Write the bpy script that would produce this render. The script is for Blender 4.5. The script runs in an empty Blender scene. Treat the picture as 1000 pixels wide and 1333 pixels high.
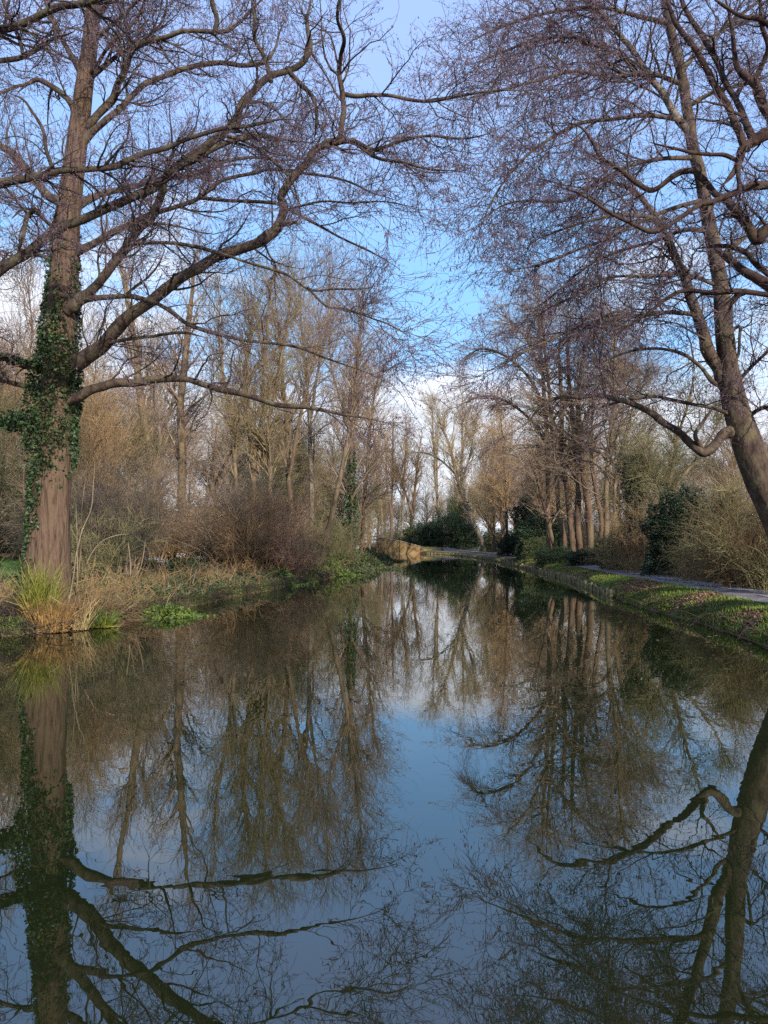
import bpy, math
import numpy as np
from mathutils import Vector

# ------------------------------------------------------------------ camera, sky, sun, exposure
scene = bpy.context.scene
CAM_H, F, CX, CY, HORIZON = 1.8, 970.0, 500.0, 666.5, 705.0
PITCH = math.atan((HORIZON - CY) / F)
cam_data = bpy.data.cameras.new('camera')
cam = bpy.data.objects.new('camera', cam_data)
scene.collection.objects.link(cam)
cam.location = (0, 0, CAM_H)
cam.rotation_euler = (math.pi / 2 + PITCH, 0, 0)
cam_data.sensor_fit = 'VERTICAL'
cam_data.sensor_height = 36
cam_data.lens = 36 * F / 1333
cam_data.clip_start = 0.05
cam_data.clip_end = 3000
scene.camera = cam

SUN_EL, SUN_AZ = math.radians(24), math.radians(152)       # azimuth clockwise from +Y (the view)
sun_dir = Vector((math.sin(SUN_AZ) * math.cos(SUN_EL), math.cos(SUN_AZ) * math.cos(SUN_EL), math.sin(SUN_EL)))
sd = bpy.data.lights.new('sun', 'SUN')
sd.energy = 3.5
sd.angle = math.radians(0.6)
sd.color = (1.0, 0.91, 0.80)
so = bpy.data.objects.new('sun', sd)
scene.collection.objects.link(so)
so.location = (0, -20, 40)
so.rotation_euler = (-sun_dir).to_track_quat('-Z', 'Y').to_euler()

world = bpy.data.worlds.new('World')
scene.world = world
world.use_nodes = True
nt = world.node_tree
nt.nodes.clear()
wo = nt.nodes.new('ShaderNodeOutputWorld')
bg = nt.nodes.new('ShaderNodeBackground')
sky = nt.nodes.new('ShaderNodeTexSky')
sky.sky_type = 'NISHITA'
sky.sun_disc = False
sky.sun_elevation = SUN_EL
sky.sun_rotation = SUN_AZ
sky.air_density = 1.0
sky.dust_density = 0.6
sky.ozone_density = 1.6
bg.inputs['Strength'].default_value = 0.15
CLOUD = (3.5, 3.65, 4.0)                                    # radiance before the 0.15 strength
AZURE = (0.82, 2.05, 3.9)                                   # the clear gap above the low cloud
VEIL = (1.55, 2.2, 3.95)                                     # thin lavender haze higher up
tc = nt.nodes.new('ShaderNodeTexCoord')
sx = nt.nodes.new('ShaderNodeSeparateXYZ')
nt.links.new(tc.outputs['Generated'], sx.inputs[0])
mp = nt.nodes.new('ShaderNodeMapping')
mp.inputs['Scale'].default_value = (1.0, 1.0, 2.6)
mp.inputs['Location'].default_value = (0.35, 0.1, 0.2)
nt.links.new(tc.outputs['Generated'], mp.inputs['Vector'])
nz = nt.nodes.new('ShaderNodeTexNoise')
nz.inputs['Scale'].default_value = 3.2
nz.inputs['Detail'].default_value = 6
nz.inputs['Roughness'].default_value = 0.55
nt.links.new(mp.outputs[0], nz.inputs['Vector'])


def wmath(op, a, b=None, clamp=False):
    n = nt.nodes.new('ShaderNodeMath')
    n.operation = op
    n.use_clamp = clamp
    for i, v in enumerate((a, b)):
        if v is None:
            continue
        if isinstance(v, (int, float)):
            n.inputs[i].default_value = v
        else:
            nt.links.new(v, n.inputs[i])
    return n.outputs[0]


def wmix(fac, a, b):
    n = nt.nodes.new('ShaderNodeMix')
    n.data_type = 'RGBA'
    nt.links.new(fac, n.inputs[0])
    for i, v in ((6, a), (7, b)):
        if isinstance(v, tuple):
            n.inputs[i].default_value = (*v, 1)
        else:
            nt.links.new(v, n.inputs[i])
    return n.outputs[2]


# a thin high veil over the whole sky and a bank of white cloud low down
high = wmath('MULTIPLY', wmath('SUBTRACT', sx.outputs[2], 0.30), 4.0, True)
veil_c = wmix(wmath('ADD', high, wmath('MULTIPLY', wmath('SUBTRACT', nz.outputs[0], 0.5), 1.2), True), AZURE, VEIL)
veil_f = wmath('ADD', wmath('MULTIPLY', nz.outputs[0], 0.3), 0.60, True)
c1 = wmix(veil_f, sky.outputs[0], veil_c)
side = wmath('MULTIPLY', wmath('ABSOLUTE', wmath('SUBTRACT', sx.outputs[0], 0.07)), 0.17)   # cloud banks stand higher to the sides
low = wmath('SUBTRACT', wmath('ADD', 0.305, side), sx.outputs[2])                # > 0 below about 17 degrees
band = wmath('ADD', wmath('MULTIPLY', low, 7.0), wmath('MULTIPLY', wmath('SUBTRACT', nz.outputs[0], 0.52), 5.5))
band = wmath('MULTIPLY', wmath('ADD', band, 0.0, True), 0.9)
c2 = wmix(band, c1, CLOUD)
nt.links.new(c2, bg.inputs['Color'])
nt.links.new(bg.outputs[0], wo.inputs['Surface'])

scene.view_settings.view_transform = 'Standard'
scene.view_settings.look = 'None'
scene.view_settings.exposure = 1.12
scene.view_settings.gamma = 1.0
scene.view_settings.use_curve_mapping = False
scene.render.engine = 'CYCLES'
scene.cycles.use_denoising = False
scene.cycles.sample_clamp_indirect = 3.0
scene.cycles.sample_clamp_direct = 12.0
scene.cycles.max_bounces = 5
scene.cycles.diffuse_bounces = 2
scene.cycles.glossy_bounces = 3
scene.cycles.transparent_max_bounces = 4

rng = np.random.default_rng(7)
PI = math.pi


# ------------------------------------------------------------------ helpers
def at(px, py, d):
    """the point on the vertical plane y = d that the photograph shows at px, py"""
    a, b = (px - CX) / F, (CY - py) / F
    cp, sp = math.cos(PITCH), math.sin(PITCH)
    vy, vz = cp - b * sp, sp + b * cp
    k = d / vy
    return np.array([a * k, d, CAM_H + vz * k])


def norm(v):
    return v / np.maximum(np.linalg.norm(v, axis=-1, keepdims=True), 1e-9)


class Geo:
    def __init__(s):
        s.v, s.q, s.t, s.n = [], [], [], 0

    def add(s, v, q=None, t=None):
        v = np.asarray(v, float).reshape(-1, 3)
        if q is not None and len(q):
            s.q.append(np.asarray(q).reshape(-1, 4) + s.n)
        if t is not None and len(t):
            s.t.append(np.asarray(t).reshape(-1, 3) + s.n)
        s.v.append(v)
        s.n += len(v)
        return s

    def mesh(s, name, mat, smooth=True):
        me = bpy.data.meshes.new(name)
        v = np.concatenate(s.v) if s.v else np.zeros((0, 3))
        q = np.concatenate(s.q) if s.q else np.zeros((0, 4), int)
        t = np.concatenate(s.t) if s.t else np.zeros((0, 3), int)
        me.vertices.add(len(v))
        me.vertices.foreach_set('co', v.astype(np.float32).ravel())
        me.loops.add(q.size + t.size)
        me.loops.foreach_set('vertex_index', np.concatenate([q.ravel(), t.ravel()]).astype(np.int32))
        me.polygons.add(len(q) + len(t))
        st = np.concatenate([np.arange(len(q)) * 4, q.size + np.arange(len(t)) * 3]).astype(np.int32)
        me.polygons.foreach_set('loop_start', st)
        me.polygons.foreach_set('use_smooth', np.full(len(q) + len(t), smooth))
        me.materials.append(mat)
        me.update(calc_edges=True)
        return me


def link(name, data, parent=None, loc=None):
    o = bpy.data.objects.new(name, data)
    scene.collection.objects.link(o)
    if parent is not None:
        o.parent = parent
    if loc is not None:
        o.location = loc
    return o


def thing(name, label, cat, loc=(0, 0, 0), group=None, rz=0.0):
    o = link(name, None, None, loc)
    o.rotation_euler = (0, 0, rz)
    o['label'] = label
    o['category'] = cat
    if group:
        o['group'] = group
    return o


def part(name, geo, mat, parent, stuff=False, smooth=True, label=None):
    """geo is in world coordinates; the parent sits unrotated at parent.location"""
    if parent is not None:
        off = np.array(parent.location[:])
        for i in range(len(geo.v)):
            geo.v[i] = geo.v[i] - off
    o = link(name, geo.mesh(name, mat, smooth), parent)
    if stuff:
        o['kind'] = 'stuff'
    if label:
        o['label'] = label
    return o


def structure(name, geo, mat, smooth=True, parent=None):
    o = link(name, geo.mesh(name, mat, smooth), parent)
    if parent is None:
        o['kind'] = 'structure'
    return o


def dup(root, name, loc, rz, sc, label, group=None, mats=None):
    r = root.copy()
    r.name = name
    scene.collection.objects.link(r)
    r.location = loc
    r.rotation_euler = (0, 0, rz)
    r.scale = sc if isinstance(sc, tuple) else (sc, sc, sc)
    r['label'] = label
    if group:
        r['group'] = group
    for ch in root.children:
        c = ch.copy()
        scene.collection.objects.link(c)
        c.parent = r
        if mats and ch.name.split('.')[0] in mats:
            c.material_slots[0].link = 'OBJECT'
            c.material_slots[0].material = mats[ch.name.split('.')[0]]
    return r


def tubes(P, R, S, bump=0.0, cap=False):
    """P (N,K,3), R (N,K) -> vertices and quads of N tubes with S sides"""
    P = np.asarray(P, float)
    R = np.asarray(R, float)
    N, K, _ = P.shape
    T = np.empty_like(P)
    T[:, 1:-1] = P[:, 2:] - P[:, :-2]
    T[:, 0] = P[:, 1] - P[:, 0]
    T[:, -1] = P[:, -1] - P[:, -2]
    T = norm(T)
    ref = np.where(np.abs(T[:, :1, 2:3]) > 0.8, np.array([1.0, 0, 0]), np.array([0, 0, 1.0]))[:, 0]
    U = np.empty_like(P)
    u = norm(np.cross(T[:, 0], ref))
    for k in range(K):
        u = norm(u - (u * T[:, k]).sum(-1, keepdims=True) * T[:, k])
        U[:, k] = u
    V = np.cross(T, U)
    a = np.arange(S) * 2 * PI / S
    rr = R[:, :, None, None]
    if bump:
        rr = rr * (1 + bump * rng.standard_normal((N, K, S, 1)))
    X = P[:, :, None] + rr * (np.cos(a)[None, None, :, None] * U[:, :, None] + np.sin(a)[None, None, :, None] * V[:, :, None])
    i = np.arange(N)[:, None, None] * K * S
    k = np.arange(K - 1)[None, :, None] * S
    s = np.arange(S)[None, None, :]
    s2 = (s + 1) % S
    Q = np.stack([i + k + s, i + k + s2, i + k + S + s2, i + k + S + s], -1).reshape(-1, 4)
    return X.reshape(-1, 3), Q


def smooth_line(pts, per=4):
    """Catmull-Rom through pts (M,D) -> ((M-1)*per+1, D)"""
    p = np.asarray(pts, float)
    p = np.vstack([2 * p[0] - p[1], p, 2 * p[-1] - p[-2]])
    out = []
    for i in range(1, len(p) - 2):
        t = (np.arange(per) / per)[:, None]
        a, b, c, d = p[i - 1], p[i], p[i + 1], p[i + 2]
        out.append(0.5 * (2 * b + (c - a) * t + (2 * a - 5 * b + 4 * c - d) * t ** 2 + (3 * b - a - 3 * c + d) * t ** 3))
    out.append(p[-2][None])
    return np.concatenate(out)


def resample(line, K):
    line = np.asarray(line, float)
    s = np.concatenate([[0], np.cumsum(np.linalg.norm(np.diff(line[:, :3], axis=0), axis=1))])
    t = np.linspace(0, s[-1], K)
    return np.stack([np.interp(t, s, line[:, j]) for j in range(line.shape[1])], 1)


def spawn(P, R, n, t0=0.2, t1=1.0, ang=(0.5, 1.1), rel=0.6, up=0.0, flat=0.0, pw=1.0, wt=None):
    """n children along the parents, weighted by parent length; returns start, direction, radius at start, t"""
    N, K, _ = P.shape
    L = np.linalg.norm(np.diff(P, axis=1), axis=2).sum(1)
    W = L if wt is None else L * wt
    idx = rng.choice(N, n, p=W / W.sum())
    t = t0 + (t1 - t0) * rng.random(n) ** pw
    f = t * (K - 1)
    k = np.minimum(f.astype(int), K - 2)
    w = (f - k)[:, None]
    pos = P[idx, k] * (1 - w) + P[idx, k + 1] * w
    rad = R[idx, k] * (1 - w[:, 0]) + R[idx, k + 1] * w[:, 0]
    T = norm(P[idx, k + 1] - P[idx, k])
    h = norm(np.cross(T, np.array([0.03, 0.05, 1.0])))
    v = np.cross(h, T)
    az = rng.uniform(0, 2 * PI, n)
    ca, sa = np.cos(az), np.sin(az) * (1 - flat)
    q = np.sqrt(ca * ca + sa * sa)
    a = rng.uniform(ang[0], ang[1], n)[:, None]
    d = np.cos(a) * T + np.sin(a) * ((ca / q)[:, None] * h + (sa / q)[:, None] * v)
    d[:, 2] += up
    return pos, norm(d), rad * rel, t, L[idx]


def grow(start, d, length, K, wander=0.2, up=0.0):
    n = len(start)
    P = np.empty((n, K, 3))
    P[:, 0] = start
    st = (length / (K - 1))[:, None]
    for k in range(1, K):
        P[:, k] = P[:, k - 1] + d * st
        d = d + wander * rng.standard_normal((n, 3))
        d[:, 2] += up
        d = norm(d)
    return P


def radii(r0, r1, K, p=1.0):
    t = (np.arange(K) / (K - 1))[None] ** p
    return r0[:, None] * (1 - t) + r1 * t


def leaves(c, size, droop=0.3, outward=None, aspect=0.75):
    """one small folded four-cornered leaf at each centre"""
    n = len(c)
    a = norm(rng.standard_normal((n, 3)) + (0 if outward is None else outward * 1.2) + np.array([0, 0, -droop]))
    b = norm(np.cross(a, rng.standard_normal((n, 3))))
    s = (size * rng.uniform(0.6, 1.3, n))[:, None]
    nn = np.cross(a, b)
    v = np.stack([c - a * s * 0.5, c + b * s * aspect * 0.5 + nn * s * 0.1, c + a * s * 0.6, c - b * s * aspect * 0.5 + nn * s * 0.1], 1)
    k = np.arange(n)[:, None] * 4
    t = np.concatenate([k + [0, 1, 2], k + [0, 2, 3]])
    return v.reshape(-1, 3), t


def catkins(c, L, r):
    """little hanging spindles"""
    n = len(c)
    ln = (L * rng.uniform(0.6, 1.3, n))[:, None]
    d = norm(np.array([0, 0, -1.0]) + 0.35 * rng.standard_normal((n, 3)))
    h = norm(np.cross(d, rng.standard_normal((n, 3))))
    g = np.cross(d, h)
    rr = r * rng.uniform(0.7, 1.2, (n, 1))
    m = c + d * ln * 0.5
    v = np.stack([c] + [m + rr * (math.cos(q) * h + math.sin(q) * g) for q in (0, 2.094, 4.189)] + [c + d * ln], 1)
    k = np.arange(n)[:, None] * 5
    t = np.concatenate([k + x for x in ([0, 1, 2], [0, 2, 3], [0, 3, 1], [4, 2, 1], [4, 3, 2], [4, 1, 3])])
    return v.reshape(-1, 3), t


def blades(base, h, w, lean=0.35, curl=0.5):
    n = len(base)
    h = h * rng.uniform(0.5, 1.25, n)[:, None] if np.isscalar(h) else h[:, None]
    az = rng.uniform(0, 2 * PI, n)
    o = np.stack([np.cos(az), np.sin(az), np.zeros(n)], 1)
    s = np.stack([-np.sin(az), np.cos(az), np.zeros(n)], 1)
    le = (lean * rng.random(n))[:, None]
    up = np.array([0, 0, 1.0])
    m = base + h * 0.55 * (up + o * le)
    tip = m + h * 0.45 * (up * (1 - curl * le * 2) + o * (le * 2.2 + 0.1))
    ww = w * rng.uniform(0.7, 1.3, (n, 1))
    v = np.stack([base - s * ww, base + s * ww, m + s * ww * 0.7, m - s * ww * 0.7, tip], 1)
    k = np.arange(n)[:, None] * 5
    return v.reshape(-1, 3), (k + [0, 1, 2, 3]), (k + [3, 2, 4])


def box(x0, x1, y0, y1, z0, z1):
    v = [(x0, y0, z0), (x1, y0, z0), (x1, y1, z0), (x0, y1, z0), (x0, y0, z1), (x1, y0, z1), (x1, y1, z1), (x0, y1, z1)]
    q = [(0, 3, 2, 1), (4, 5, 6, 7), (0, 1, 5, 4), (1, 2, 6, 5), (2, 3, 7, 6), (3, 0, 4, 7)]
    return v, q


# smooth value noise in numpy for the terrain and lumpy outlines
_tab = rng.random((64, 64))


def vnoise(x, y):
    x, y = np.asarray(x, float), np.asarray(y, float)
    xi, yi = np.floor(x).astype(int), np.floor(y).astype(int)
    fx, fy = x - xi, y - yi
    fx, fy = fx * fx * (3 - 2 * fx), fy * fy * (3 - 2 * fy)
    g = lambda i, j: _tab[i % 64, j % 64]
    return (g(xi, yi) * (1 - fx) + g(xi + 1, yi) * fx) * (1 - fy) + (g(xi, yi + 1) * (1 - fx) + g(xi + 1, yi + 1) * fx) * fy - 0.5


# ------------------------------------------------------------------ materials
def mat(name, cols, scale=6.0, rough=0.85, bump=0.0, bscale=None, stretch=(1, 1, 1), detail=5, spec=0.3, rand=0.0, coords='Object', pos=None):
    m = bpy.data.materials.new(name)
    m.use_nodes = True
    t = m.node_tree
    b = t.nodes['Principled BSDF']
    b.inputs['Roughness'].default_value = rough
    b.inputs['Specular IOR Level'].default_value = spec
    c = t.nodes.new('ShaderNodeTexCoord')
    mpn = t.nodes.new('ShaderNodeMapping')
    mpn.inputs['Scale'].default_value = stretch
    t.links.new(c.outputs[coords], mpn.inputs['Vector'])
    n = t.nodes.new('ShaderNodeTexNoise')
    n.inputs['Scale'].default_value = scale
    n.inputs['Detail'].default_value = detail
    n.inputs['Roughness'].default_value = 0.65
    t.links.new(mpn.outputs[0], n.inputs['Vector'])
    r = t.nodes.new('ShaderNodeValToRGB')
    k = len(cols)
    p = pos or [0.34 + 0.32 * i / max(k - 1, 1) for i in range(k)]
    e = r.color_ramp.elements
    while len(e) < k:
        e.new(0.5)
    for i in range(k):
        e[i].position = p[i]
    for i in range(k):
        e[i].color = (*cols[i], 1)
    t.links.new(n.outputs[0], r.inputs[0])
    out = r.outputs[0]
    if rand:
        oi = t.nodes.new('ShaderNodeObjectInfo')
        hsv = t.nodes.new('ShaderNodeHueSaturation')
        mr = t.nodes.new('ShaderNodeMapRange')
        mr.inputs[3].default_value = 1 - rand
        mr.inputs[4].default_value = 1 + rand
        t.links.new(oi.outputs['Random'], mr.inputs[0])
        t.links.new(mr.outputs[0], hsv.inputs['Value'])
        t.links.new(out, hsv.inputs['Color'])
        out = hsv.outputs[0]
    t.links.new(out, b.inputs['Base Color'])
    if bump:
        n2 = t.nodes.new('ShaderNodeTexNoise')
        n2.inputs['Scale'].default_value = bscale or scale * 3
        n2.inputs['Detail'].default_value = 4
        t.links.new(mpn.outputs[0], n2.inputs['Vector'])
        bp = t.nodes.new('ShaderNodeBump')
        bp.inputs['Strength'].default_value = 1.0
        bp.inputs['Distance'].default_value = bump
        t.links.new(n2.outputs[0], bp.inputs['Height'])
        t.links.new(bp.outputs[0], b.inputs['Normal'])
    return m


M = {}
M['bark_trunk'] = mat('bark_trunk', [(0.045, 0.03, 0.022), (0.085, 0.056, 0.039), (0.12, 0.078, 0.054), (0.09, 0.075, 0.045)], 14.0, 0.95, 0.07, 20, (1, 1, 0.12), spec=0.1, detail=8)
M['bark_limb'] = mat('bark_limb', [(0.028, 0.021, 0.017), (0.075, 0.053, 0.04), (0.105, 0.095, 0.055)], 5.0, 0.95, 0.02, 18, (1, 1, 0.6), spec=0.15)
M['bark_dark'] = mat('bark_dark', [(0.02, 0.015, 0.013), (0.05, 0.037, 0.03), (0.075, 0.075, 0.04)], 5.0, 0.95, 0.015, 20, spec=0.15)
M['bark_red'] = mat('bark_red', [(0.02, 0.012, 0.011), (0.052, 0.03, 0.025), (0.05, 0.042, 0.028)], 5.0, 0.95, 0.015, 20, spec=0.15)
M['bark_pale'] = mat('bark_pale', [(0.07, 0.058, 0.042), (0.15, 0.125, 0.09), (0.21, 0.185, 0.14)], 3.0, 0.9, 0.012, 16, (1, 1, 0.5))
M['bark_gold'] = mat('bark_gold', [(0.05, 0.037, 0.022), (0.12, 0.085, 0.05), (0.18, 0.135, 0.08)], 4.0, 0.9, 0.03, 12, (1, 1, 0.3))
M['bark_brown'] = mat('bark_brown', [(0.045, 0.03, 0.02), (0.11, 0.07, 0.045), (0.12, 0.105, 0.055)], 2.0, 0.9, 0.02, 10, (1, 1, 0.3))
M['twig_purple'] = mat('twig_purple', [(0.065, 0.045, 0.055), (0.13, 0.092, 0.105)], 2.0, 0.8)
M['catkin'] = mat('catkin', [(0.065, 0.035, 0.055), (0.15, 0.085, 0.115)], 5.0, 0.75)
M['twig_mauve'] = mat('twig_mauve', [(0.13, 0.092, 0.062), (0.26, 0.19, 0.13)], 1.0, 0.85, rand=0.15)
M['twig_gold'] = mat('twig_gold', [(0.15, 0.11, 0.06), (0.27, 0.21, 0.11)], 1.0, 0.85, rand=0.15)
M['twig_brown'] = mat('twig_brown', [(0.12, 0.075, 0.038), (0.29, 0.19, 0.095)], 1.0, 0.85, rand=0.4)
M['twig_olive'] = mat('twig_olive', [(0.09, 0.08, 0.038), (0.21, 0.185, 0.085)], 1.0, 0.85, rand=0.45)
M['twig_red'] = mat('twig_red', [(0.20, 0.12, 0.08), (0.38, 0.23, 0.155)], 1.0, 0.85, rand=0.1)
M['ivy'] = mat('ivy', [(0.010, 0.022, 0.008), (0.024, 0.05, 0.016), (0.05, 0.085, 0.028)], 5.0, 0.5, spec=0.35)
M['holly'] = mat('holly', [(0.008, 0.015, 0.007), (0.016, 0.032, 0.013), (0.035, 0.058, 0.024)], 2.5, 0.6, spec=0.3, rand=0.2)
M['leaf_mid'] = mat('leaf_mid', [(0.022, 0.034, 0.012), (0.045, 0.06, 0.02), (0.08, 0.09, 0.03)], 4.0, 0.6, rand=0.2)
M['leaf_fresh'] = mat('leaf_fresh', [(0.025, 0.045, 0.008), (0.055, 0.09, 0.014), (0.11, 0.15, 0.025)], 5.0, 0.6)
M['grass'] = mat('grass', [(0.06, 0.085, 0.014), (0.12, 0.17, 0.022), (0.19, 0.24, 0.04)], 1.3, 0.7)
M['straw'] = mat('straw', [(0.13, 0.085, 0.04), (0.27, 0.19, 0.09), (0.20, 0.18, 0.07)], 2.0, 0.8)
M['bankgrass'] = mat('bankgrass', [(0.13, 0.105, 0.045), (0.115, 0.14, 0.036), (0.10, 0.17, 0.026)], 0.9, 0.8)
M['sedge_green'] = mat('sedge_green', [(0.09, 0.10, 0.015), (0.19, 0.19, 0.03)], 5.0, 0.6)
M['sedge_gold'] = mat('sedge_gold', [(0.13, 0.07, 0.025), (0.28, 0.17, 0.06)], 5.0, 0.7)
M['litter'] = mat('litter', [(0.06, 0.034, 0.02), (0.15, 0.09, 0.048), (0.27, 0.18, 0.10)], 16.0, 0.8, detail=2)
M['stick'] = mat('stick', [(0.10, 0.08, 0.05), (0.22, 0.17, 0.11)], 4.0, 0.85)
M['petal'] = mat('petal', [(0.7, 0.72, 0.68), (0.8, 0.8, 0.8)], 4.0, 0.7)
M['stone'] = mat('stone', [(0.10, 0.06, 0.025), (0.26, 0.16, 0.065), (0.17, 0.15, 0.075)], 1.6, 0.9, 0.02, 8)
M['coping'] = mat('coping', [(0.16, 0.13, 0.09), (0.28, 0.23, 0.16)], 3.0, 0.9, 0.01, 12)
M['iron'] = mat('iron', [(0.02, 0.014, 0.012), (0.05, 0.03, 0.025)], 3.0, 0.6)
M['white_paint'] = mat('white_paint', [(0.55, 0.52, 0.45), (0.75, 0.72, 0.66)], 3.0, 0.7)
M['pile'] = mat('pile', [(0.05, 0.038, 0.02), (0.15, 0.12, 0.055), (0.24, 0.22, 0.09)], 3.0, 0.85, 0.008, 20, (1, 1, 0.3), coords='Generated')
M['mud'] = mat('mud', [(0.04, 0.028, 0.018), (0.10, 0.07, 0.045)], 3.0, 0.8)

# terrain: brown earth and litter broken up by green
gm = mat('ground', [(0.055, 0.038, 0.024), (0.12, 0.08, 0.05), (0.10, 0.10, 0.035), (0.08, 0.12, 0.025)], 0.7, 0.9, 0.04, 9, detail=9, pos=[0.36, 0.47, 0.56, 0.66])
lawn = mat('lawn', [(0.06, 0.14, 0.012), (0.11, 0.22, 0.025)], 1.2, 0.8, 0.02, 20)
# wet tarmac of the towpath with a paler worn and puddled middle
pm = mat('path', [(0.09, 0.075, 0.078), (0.18, 0.155, 0.16), (0.27, 0.24, 0.245)], 3.0, 0.42, 0.004, 60, detail=8)

wm = bpy.data.materials.new('water')
wm.use_nodes = True
wt = wm.node_tree
wb = wt.nodes['Principled BSDF']
wb.inputs['Base Color'].default_value = (0.009, 0.013, 0.004, 1)
wb.inputs['Roughness'].default_value = 0.0
wb.inputs['IOR'].default_value = 2.0
c = wt.nodes.new('ShaderNodeTexCoord')
m1 = wt.nodes.new('ShaderNodeMapping')
m1.inputs['Scale'].default_value = (1.0, 1.0, 1.0)
wt.links.new(c.outputs['Object'], m1.inputs[0])
n1 = wt.nodes.new('ShaderNodeTexNoise')
n1.inputs['Scale'].default_value = 2.2
n1.inputs['Detail'].default_value = 2.5
n1.inputs['Distortion'].default_value = 0.6
wt.links.new(m1.outputs[0], n1.inputs['Vector'])
b1 = wt.nodes.new('ShaderNodeBump')
b1.inputs['Strength'].default_value = 1.0
b1.inputs['Distance'].default_value = 0.0009
wt.links.new(n1.outputs[0], b1.inputs['Height'])
wt.links.new(b1.outputs[0], wb.inputs['Normal'])

# ------------------------------------------------------------------ terrain
LY = np.array([-60, 5, 12, 14, 15.9, 18.4, 24, 28, 32, 39, 47, 62, 88, 94, 99, 103, 109, 700.])
LX = np.array([-10, -8.2, -7.7, -7.35, -6.35, -5.75, -4.9, -4.3, -3.4, -2.5, -1.8, -0.7, -0.9, -3, -9, -20, -45, -45.])
RY = np.array([-60, 5, 12.6, 16, 21, 27.7, 35.6, 56, 70, 87, 98, 105, 110, 700.])
RX = np.array([4, 5.6, 6.55, 6.95, 7.05, 7.9, 8.8, 9.8, 10.4, 10.2, 9.0, 7.2, 5.2, 5.2])


def Lx(y):
    return np.interp(y, LY, LX) + 0.35 * vnoise(np.asarray(y) * 0.8, 3.3) + 0.2 * vnoise(np.asarray(y) * 2.7, 9.3)


def Rx(y):
    y = np.asarray(y, float)
    w = np.interp(y, [22, 26], [1, 0])
    return np.interp(y, RY, RX) + w * (0.14 * vnoise(y * 0.9, 13.3) + 0.10 * vnoise(y * 3.1, 19.3))


PY = np.array([-60, 5, 15, 20, 25, 30, 40, 60, 80, 100, 115, 200.])
PX = np.array([6.8, 7.9, 8.85, 9.4, 9.8, 10.1, 11.0, 12.3, 12.6, 11.2, 8.5, 0.0])


def pathx(y):
    return np.interp(y, PY, PX)


def ground_z(x, y):
    x, y = np.asarray(x, float), np.asarray(y, float)
    oL, oR = Lx(y) - x, x - Rx(y)
    zl = np.interp(oL, [-0.5, -0.15, 0, 0.12, 0.5, 1.5, 4, 10, 22, 60], [-0.7, -0.25, 0.0, 0.14, 0.24, 0.34, 0.46, 0.72, 0.95, 1.1])
    zl = zl + np.clip(oL, 0, 1) * (0.16 * vnoise(x * 1.1, y * 1.1) + 0.08 * vnoise(x * 3.3, y * 3.3))
    slope = np.interp(oR, [-0.5, -0.15, 0, 0.1, 0.35, 0.7, 1.2], [-0.7, -0.3, 0.0, 0.12, 0.30, 0.42, 0.46])
    steep = np.interp(oR, [-0.5, 0.0, 0.02, 0.25, 1.2], [-0.7, -0.7, 0.26, 0.36, 0.46])
    w = np.interp(y, [24, 26], [0, 1])
    zr = slope * (1 - w) + steep * w
    dp = np.abs(x - pathx(y))
    zr = zr + np.interp(oR, [0, 0.5, 1.0], [0, 1, 1]) * np.interp(dp, [0.95, 1.2], [0, 1]) * (0.07 * vnoise(x * 2.1, y * 2.1) + 0.05 * vnoise(x * 5.3, y * 5.3) + 0.03)
    zr = zr + np.interp(x - pathx(y), [1.0, 2.0, 6.0, 30], [0, 0.12, 0.2, 0.3])
    z = np.where(oR > -0.6, zr, np.where(oL > -0.6, zl, -0.7))
    far = np.clip((y - 109.7) / 0.5, 0, 1)
    zf = 0.5 + 0.5 * vnoise(x * 0.1, y * 0.1)
    z = z * (1 - far) + np.maximum(z, zf) * far
    # the mound that carries the far wing wall down to the towpath
    mound = np.clip((y - 109.6) / 0.3, 0, 1) * np.interp(x, [-3, -0.6, 5.0, 12.0], [0.3, 1.55, 0.55, 0.0]) * np.interp(y, [109, 113, 124], [1, 1, 0])
    return z + mound


ys = np.unique(np.concatenate([np.arange(-60, 10, 4.0), np.arange(10, 40, 0.2), np.arange(40, 109, 1.0), np.arange(109, 111, 0.2), np.arange(111, 130, 2.0), np.geomspace(130, 1200, 20)]))
offs = np.concatenate([-np.array([0.55, 0.3, 0.15]), np.arange(0, 5, 0.16), np.geomspace(5, 900, 34)])
cols = []
YY = ys[:, None]
G = Geo()
XL = Lx(ys)[:, None] - offs[::-1][None]
mid = Lx(ys)[:, None] + 0.7 + (Rx(ys) - Lx(ys) - 1.4)[:, None] * np.linspace(0, 1, 9)[None]
XR = Rx(ys)[:, None] + np.concatenate([-np.array([0.55, 0.3, 0.15, 0.02]), [0.0, 0.03], np.arange(0.12, 5, 0.14), np.geomspace(5, 900, 34)])[None]
X = np.concatenate([XL, mid, XR], 1)
Y = np.repeat(YY, X.shape[1], 1)
Z = ground_z(X, Y)
nr, nc = X.shape
ii = (np.arange(nr - 1)[:, None] * nc + np.arange(nc - 1)[None])
Q = np.stack([ii, ii + 1, ii + nc + 1, ii + nc], -1).reshape(-1, 4)
G.add(np.stack([X, Y, Z], -1).reshape(-1, 3), Q)
structure('ground', G, gm)

G = Geo()
G.add([(-70, -60, 0), (60, -60, 0), (60, 109.65, 0), (-70, 109.65, 0)], [(0, 1, 2, 3)])
structure('canal_water', G, wm, False)

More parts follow.
